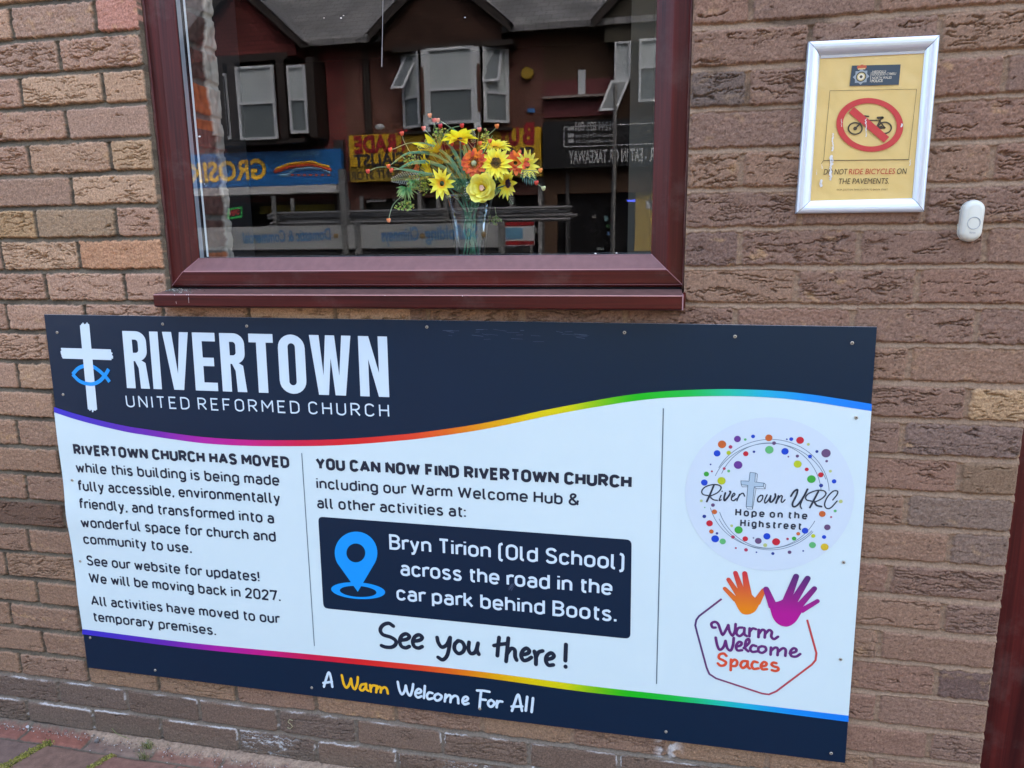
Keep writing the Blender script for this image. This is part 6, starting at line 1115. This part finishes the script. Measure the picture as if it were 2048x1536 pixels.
fr((1127,295),(1420,240)); wtext(mb,'01244 822 881',(1230,260),(1151,262),.17,Yt,.01); wtext(mb,'Best Cod and Chip Restaurant',(1228,273),(1151,275),.085,Yt); wtext(mb,'www.takeaway.co.uk',(1228,284),(1151,286),.085,Yt); wtext(mb,'EAT IN OR TAKEAWAY',(1285,322),(1138,327),.25,Yt,.02); wtext(mb,'R',(1308,321),(1299,321.5),.25,Yt,.02); a=O(1291,316,Yt); mb.blob((a[0],Yt,a[1]),.035,8,6)
for py in (259,273,284): a=O(1142,py,Yt); mb.box((a[0]-.06,Yt-.006,a[1]-.02),(a[0]+.06,Yt,a[1]+.06))
mb.build('fascia_lettering',mat('lettering_grey',(.42,.44,.45),.5),fas)
mb=MB(); mb.box((x23+.02,FAC-.2,.0),(x23+4.8,FAC-.15,zl)); mb.build('shop_glazing',dimshop,h3_)
mb=MB()
for px in (1085,1135,1225): x=O(px,400,FAC+.05)[0]; mb.box((x-.04,FAC-.15,0),(x+.04,FAC+.05,zl))
mb.build('shopfront_post',mat('charcoal_post',(.04,.04,.042),.5),h3_)
mb=MB(); rbox(mb,(1269,502),(1345,363),FAC-.14,.04); po=mb.build('poster',yel2,h3_); mb=MB(); rbox(mb,(1292,417),(1320,401),FAC-.10,.02); mb.build('poster_label',whit,po); mb=MB(); a=O(1310,414,FAC-.07); 
v,f=text_geo('W',.03); mb.add([(a[0]-(x-.45)*.22,FAC-.07,a[1]+y_*.22) for x,y_ in v],f); mb.build('poster_lettering',ink2,po)
mb=MB(); rbox(mb,(1254,404),(1271,399),FAC-.1,.03); mb.build('window_light',mat('blue_led',(.05,.06,.4),.5,emit=(.10,.15,1),estr=1.6),h3_)
for k,(pxa,pya,pxb,pyb,c) in enumerate(((1209,442,1216,431,(.12,.22,.24)),(1213,456,1223,449,(.04,.14,.04)),(1214,470,1224,463,(.06,.14,.30)),(1184,436,1192,430,(.14,.14,.14)),(1194,500,1208,495,(.14,.17,.17)),(1070,466,1082,455,(.20,.20,.20)))):
    mb=MB(); rbox(mb,(pxa,pya),(pxb,pyb),FAC-.12,.03); mb.build('window_sticker',mat('sticker_%d'%k,c,.6),h3_ if pxa>1090 else h2_)
# -- plain neighbours beyond the edges of the pane
for (xa,xb,m,lab) in ((x12-14,x12-9.4,brk2,'plain brown brick shop far along the street'),(x12-9.4,x12-4.7,brk,'plain red brick shop beside the blue fronted one'),(x23+4.9,x23+9.8,brk,'plain red brick shop beside the takeaway')):
    h=house(xa,xb,lab,m); mb=MB(); mb.box((xa+.3,FAC-.1,.4),(xb-.3,FAC-.05,2.5)); mb.build('shop_glazing',dimshop,h); mb=MB(); mb.box((xa+.1,FAC,2.5),(xb-.1,FAC+.2,3.2)); mb.build('fascia',mat('fascia_%s'%round(xa),(.08,.10,.09),.5),h)
    mb=MB(); mb.box((xa+1.2,FAC,3.8),(xb-1.2,FAC+.05,5.2)); w=mb.build('house_window',upvc,h); mb=MB(); mb.box((xa+1.3,FAC+.05,3.9),(xb-1.3,FAC+.06,5.1)); mb.build('pane',pane,w)
# -- flatbed lorry with scaffold poles
LY=-9.95; lor=empty('flatbed_lorry',(-4,LY-1,0),'white flatbed lorry lettered for scaffolding parked across the road','lorry'); mb=MB()
zA,zB=O(700,450,LY)[1],O(700,497,LY)[1]; xa=O(440,470,LY)[0]; xm=O(714,470,LY)[0]; xm2=O(721,470,LY)[0]; xe=O(1000,470,LY)[0]
mb.box((xa-3.2,LY-.05,zB),(xm,LY,zA)); b1=mb.build('dropside',mat('lorry_grey_white',(.30,.315,.32),.45,noise=.06,nscale=2),lor); mb=MB(); mb.box((xm2,LY-.05,zB),(xe,LY,zA)); b2=mb.build('dropside',mat('lorry_grey_white'),lor)
blue_l=mat('lorry_blue',(.04,.16,.34),.5); mb=MB(); wtext(mb,'Domestic & Commercial',(662,479),(487,487),.19,LY+.004,.03); mb.build('dropside_lettering',blue_l,b1); mb=MB(); wtext(mb,'Scaffolding',(956,476),(851,480),.21,LY+.004,.03); wtext(mb,'Chimneys',(838,480),(763,483),.21,LY+.004,.03); mb.build('dropside_lettering',blue_l,b2)
mb=MB()
for px,py in ((845,472),(967,470)): a=O(px,py,LY); mb.blob((a[0],LY,a[1]),.045,8,6,sc=(1,.3,1))
mb.build('dropside_dot',mat('lorry_dot',(.20,.12,.03),.5),b2); mb=MB(); a=O(672,472,LY); mb.blob((a[0],LY,a[1]),.045,8,6,sc=(1,.3,1)); mb.build('dropside_dot',mat('lorry_dot'),b1)
mb=MB(); mb.box((xa-3.2,LY-2.2,zB-.12),(xe+.1,LY-.06,zB-.02)); mb.box((xa-3.2,LY-1.6,.45),(xe,LY-.7,zB-.12)); mb.box((xa-3.2,LY-2.25,zB),(xe,LY-2.2,zA)); mb.build('flatbed',mat('chassis_dark',(.03,.03,.032),.7),lor)
mb=MB()
for px in (690,716,1003): x=O(px,470,LY)[0]; mb.box((x-.05,LY-.07,zB-.1),(x+.05,LY+.02,O(690,338,LY)[1] if px==690 else zA+.04))
mb.build('side_post',mat('galvanised',(.17,.175,.175),.5,metal=.3),lor)
for x in (xa+.4,xa+1.35,xe-.5):
    for yy in (LY-.35,LY-1.95):
        mb=MB(); mb.tube([(x,yy-.13,.45),(x,yy+.13,.45)],.45,20); w=mb.build('wheel',mat('tyre',(.02,.02,.02),.8),lor); mb=MB(); mb.tube([(x,yy-.135,.45),(x,yy+.135,.45)],.2,14); mb.build('rim',mat('galvanised'),w)
mb=MB(); cx0=xa-5.2; pr=[(0,.5),(0,1.35),(.25,1.5),(.55,2.35),(1.9,2.4),(1.9,.5)]; vs=[(cx0+x,LY-2.15,z) for x,z in pr]+[(cx0+x,LY-.05,z) for x,z in pr]; n=len(pr); mb.add(vs,[tuple(range(n))[::-1],tuple(range(n,2*n))]+[(k,(k+1)%n,n+(k+1)%n,n+k) for k in range(n)]); mb.build('cab',mat('cab_white',(.6,.61,.62),.3,.5,coat=.4),lor)
for yy in (LY-.35,LY-1.9): mb=MB(); mb.tube([(cx0+.85,yy-.14,.45),(cx0+.85,yy+.14,.45)],.45,20); mb.build('wheel',mat('tyre'),lor)
mb=MB(); mb.add([(cx0+.7,LY-.04,1.45),(cx0+1.7,LY-.04,1.45),(cx0+1.7,LY-.04,2.2),(cx0+.82,LY-.04,2.2)],[(0,1,2,3)]); mb.build('cab_window',pane,lor)
galv=mat('scaffold_steel',(.16,.165,.17),.4,.5,metal=.5); pproto=None
for k,(py,dy) in enumerate(((421,.2),(425,.5),(430,.25),(434,.6),(438,.35),(443,.15),(446,.5))):
    if pproto is None:
        mb=MB(); mb.tube([(-2.6,0,0),(2.6,0,0)],.026,8); pproto=mb.build('scaffold_pole',galv); o_=pproto
    else: o_=pproto.copy(); COL.objects.link(o_)
    a=O(830,py,LY-dy); o_.location=(a[0]+.15*math.sin(k*5),LY-dy,a[1]); o_.rotation_euler=(0,math.radians(.35*math.sin(k*3)),0); tag(o_,'steel scaffold pole lying on the lorry rack','scaffold pole','scaffold poles on the lorry')
mb=MB()
for px in (545,690,890): 
    x=O(px,430,LY)[0]; mb.box((x-.03,LY-.75,zA),(x+.03,LY-.70,zA+.5)); mb.box((x-.03,LY-.10,zA),(x+.03,LY-.05,zA+.5))
    for py in (421,430,438,446): z=O(830,py,LY-.4)[1]-.035; mb.box((x-.025,LY-.75,z-.02),(x+.025,LY-.05,z))
mb.build('pole_rack',mat('galvanised'),lor)
# red, white and blue van panel beyond the lorry
vn=empty('banner_board',(O(1038,465,-12)[0],-12,0),'white board with red stripes and a blue panel standing on the far pavement','board'); mb=MB(); a=O(1008,492,-12); b=O(1068,440,-12); mb.box((a[0],-12.05,a[1]),(b[0],-12,b[1])); bo=mb.build('board_face',whit,vn); mb=MB(); h=b[1]-a[1]; mb.box((a[0],-12,b[1]-.10),(b[0],-11.992,b[1]-.02)); mb.box((a[0],-12,a[1]+.02),(b[0],-11.992,a[1]+.09)); mb.build('board_stripe',redl,bo); mb=MB(); mb.box((a[0]+.04,-12,a[1]+.13),(a[0]+.36,-11.994,b[1]-.14)); mb.build('board_panel',mat('board_blue',(.10,.25,.38),.5),bo)
mb=MB()
for x in (a[0]+.05,b[0]-.08): mb.box((x,-12.04,0),(x+.05,-12.0,a[1]))
mb.build('board_leg',mat('galvanised'),vn)
x=O(1229,300,-11.6)[0]; mb=MB(); mb.tube([(x,-11.6,0),(x,-11.6,3.9)],.035,8); mb.tube([(x,-11.6,0),(x,-11.6,.7)],.06,8); tag(mb.build('street_pole',mat('pole_grey',(.17,.17,.165),.5,metal=.3)),'thin grey pole standing on the far pavement','pole')
# -- car at the near kerb, only the top of it shows in the pane
cx=O(1300,490,-5.0)[0]; car=empty('parked_car',(cx+1.2,-5.0,0),'pale green hatchback parked at the near kerb','car'); paint=mat('car_paint',(.22,.25,.10),.25,.5,coat=.8); pr=[(-.05,.35),(-.02,.75),(.25,.95),(.95,1.04),(1.55,1.43),(2.1,1.50),(3.0,1.46),(3.65,1.05),(3.95,.95),(4.0,.35)]
mb=MB(); 
def carv(ins,y): return [(cx-1.0+x,y,z-ins*(z>.97)*.0) for x,z in pr]
secs=[(-5.85,.93),(-5.80,1),(-4.20,1),(-4.15,.93)]; n=len(pr); vs=[]
for y,s in secs: vs+=[(cx-1+2+(x-2)*s,y,.35+(z-.35)*s) for x,z in pr]
mb.add(vs,[(j*n+k,j*n+(k+1)%n,(j+1)*n+(k+1)%n,(j+1)*n+k) for j in range(3) for k in range(n)]+[tuple(range(n))[::-1],tuple(3*n+k for k in range(n))]); mb.build('body',paint,car)
mb=MB(); mb.add([(cx-1+1.05,-4.143,1.03),(cx-1+3.55,-4.143,1.03),(cx-1+2.95,-4.143,1.36),(cx-1+1.62,-4.143,1.34)],[(0,1,2,3)]); mb.add([(cx-1+.99,-5.7,1.06),(cx-1+.99,-4.3,1.06),(cx-1+1.52,-4.35,1.415),(cx-1+1.52,-5.65,1.415)],[(0,1,2,3)]); mb.build('windscreen',pane,car)
for x in (.75,3.2):
    for yy in (-4.28,-5.72): mb=MB(); mb.tube([(cx-1+x,yy-.1,.31-.115),(cx-1+x,yy+.1,.31-.115)],.31,18); w=mb.build('wheel',mat('tyre'),car); mb=MB(); mb.tube([(cx-1+x,yy-.105,.195),(cx-1+x,yy+.105,.195)],.18,12); mb.build('rim',mat('galvanised'),w)
# small drips and specks of paint on the pane
mb=MB(); a=W(766,-20,GLASS_Y-.001); 
for k in range(7): p=W(766-k*.35,0+k*19,GLASS_Y-.0012); q=W(766-(k+1)*.35,(k+1)*19,GLASS_Y-.0012); mb.tube([p,q],.0005 if k<5 else .0008,4)
mb.build('paint_drip',mat('drip_grey',(.34,.33,.31),.7),window)
for px,py,r in ((399,273,.0024),(648,36,.0008),(682,36,.0016),(687,31,.001),(409,368,.001),(412,372,.0008),(930,35,.0012),(1191,507,.0018),(1233,506,.0016)): mb=MB(); p=W(px,py,GLASS_Y-.001); mb.blob(p,r,6,4,sc=(1.4,.3,.8)); mb.build('paint_speck',mat('speck_white',(.70,.68,.62),.7),window)
if False: mb.build('paint_speck',mat('speck_white',(.70,.68,.62),.7),window)
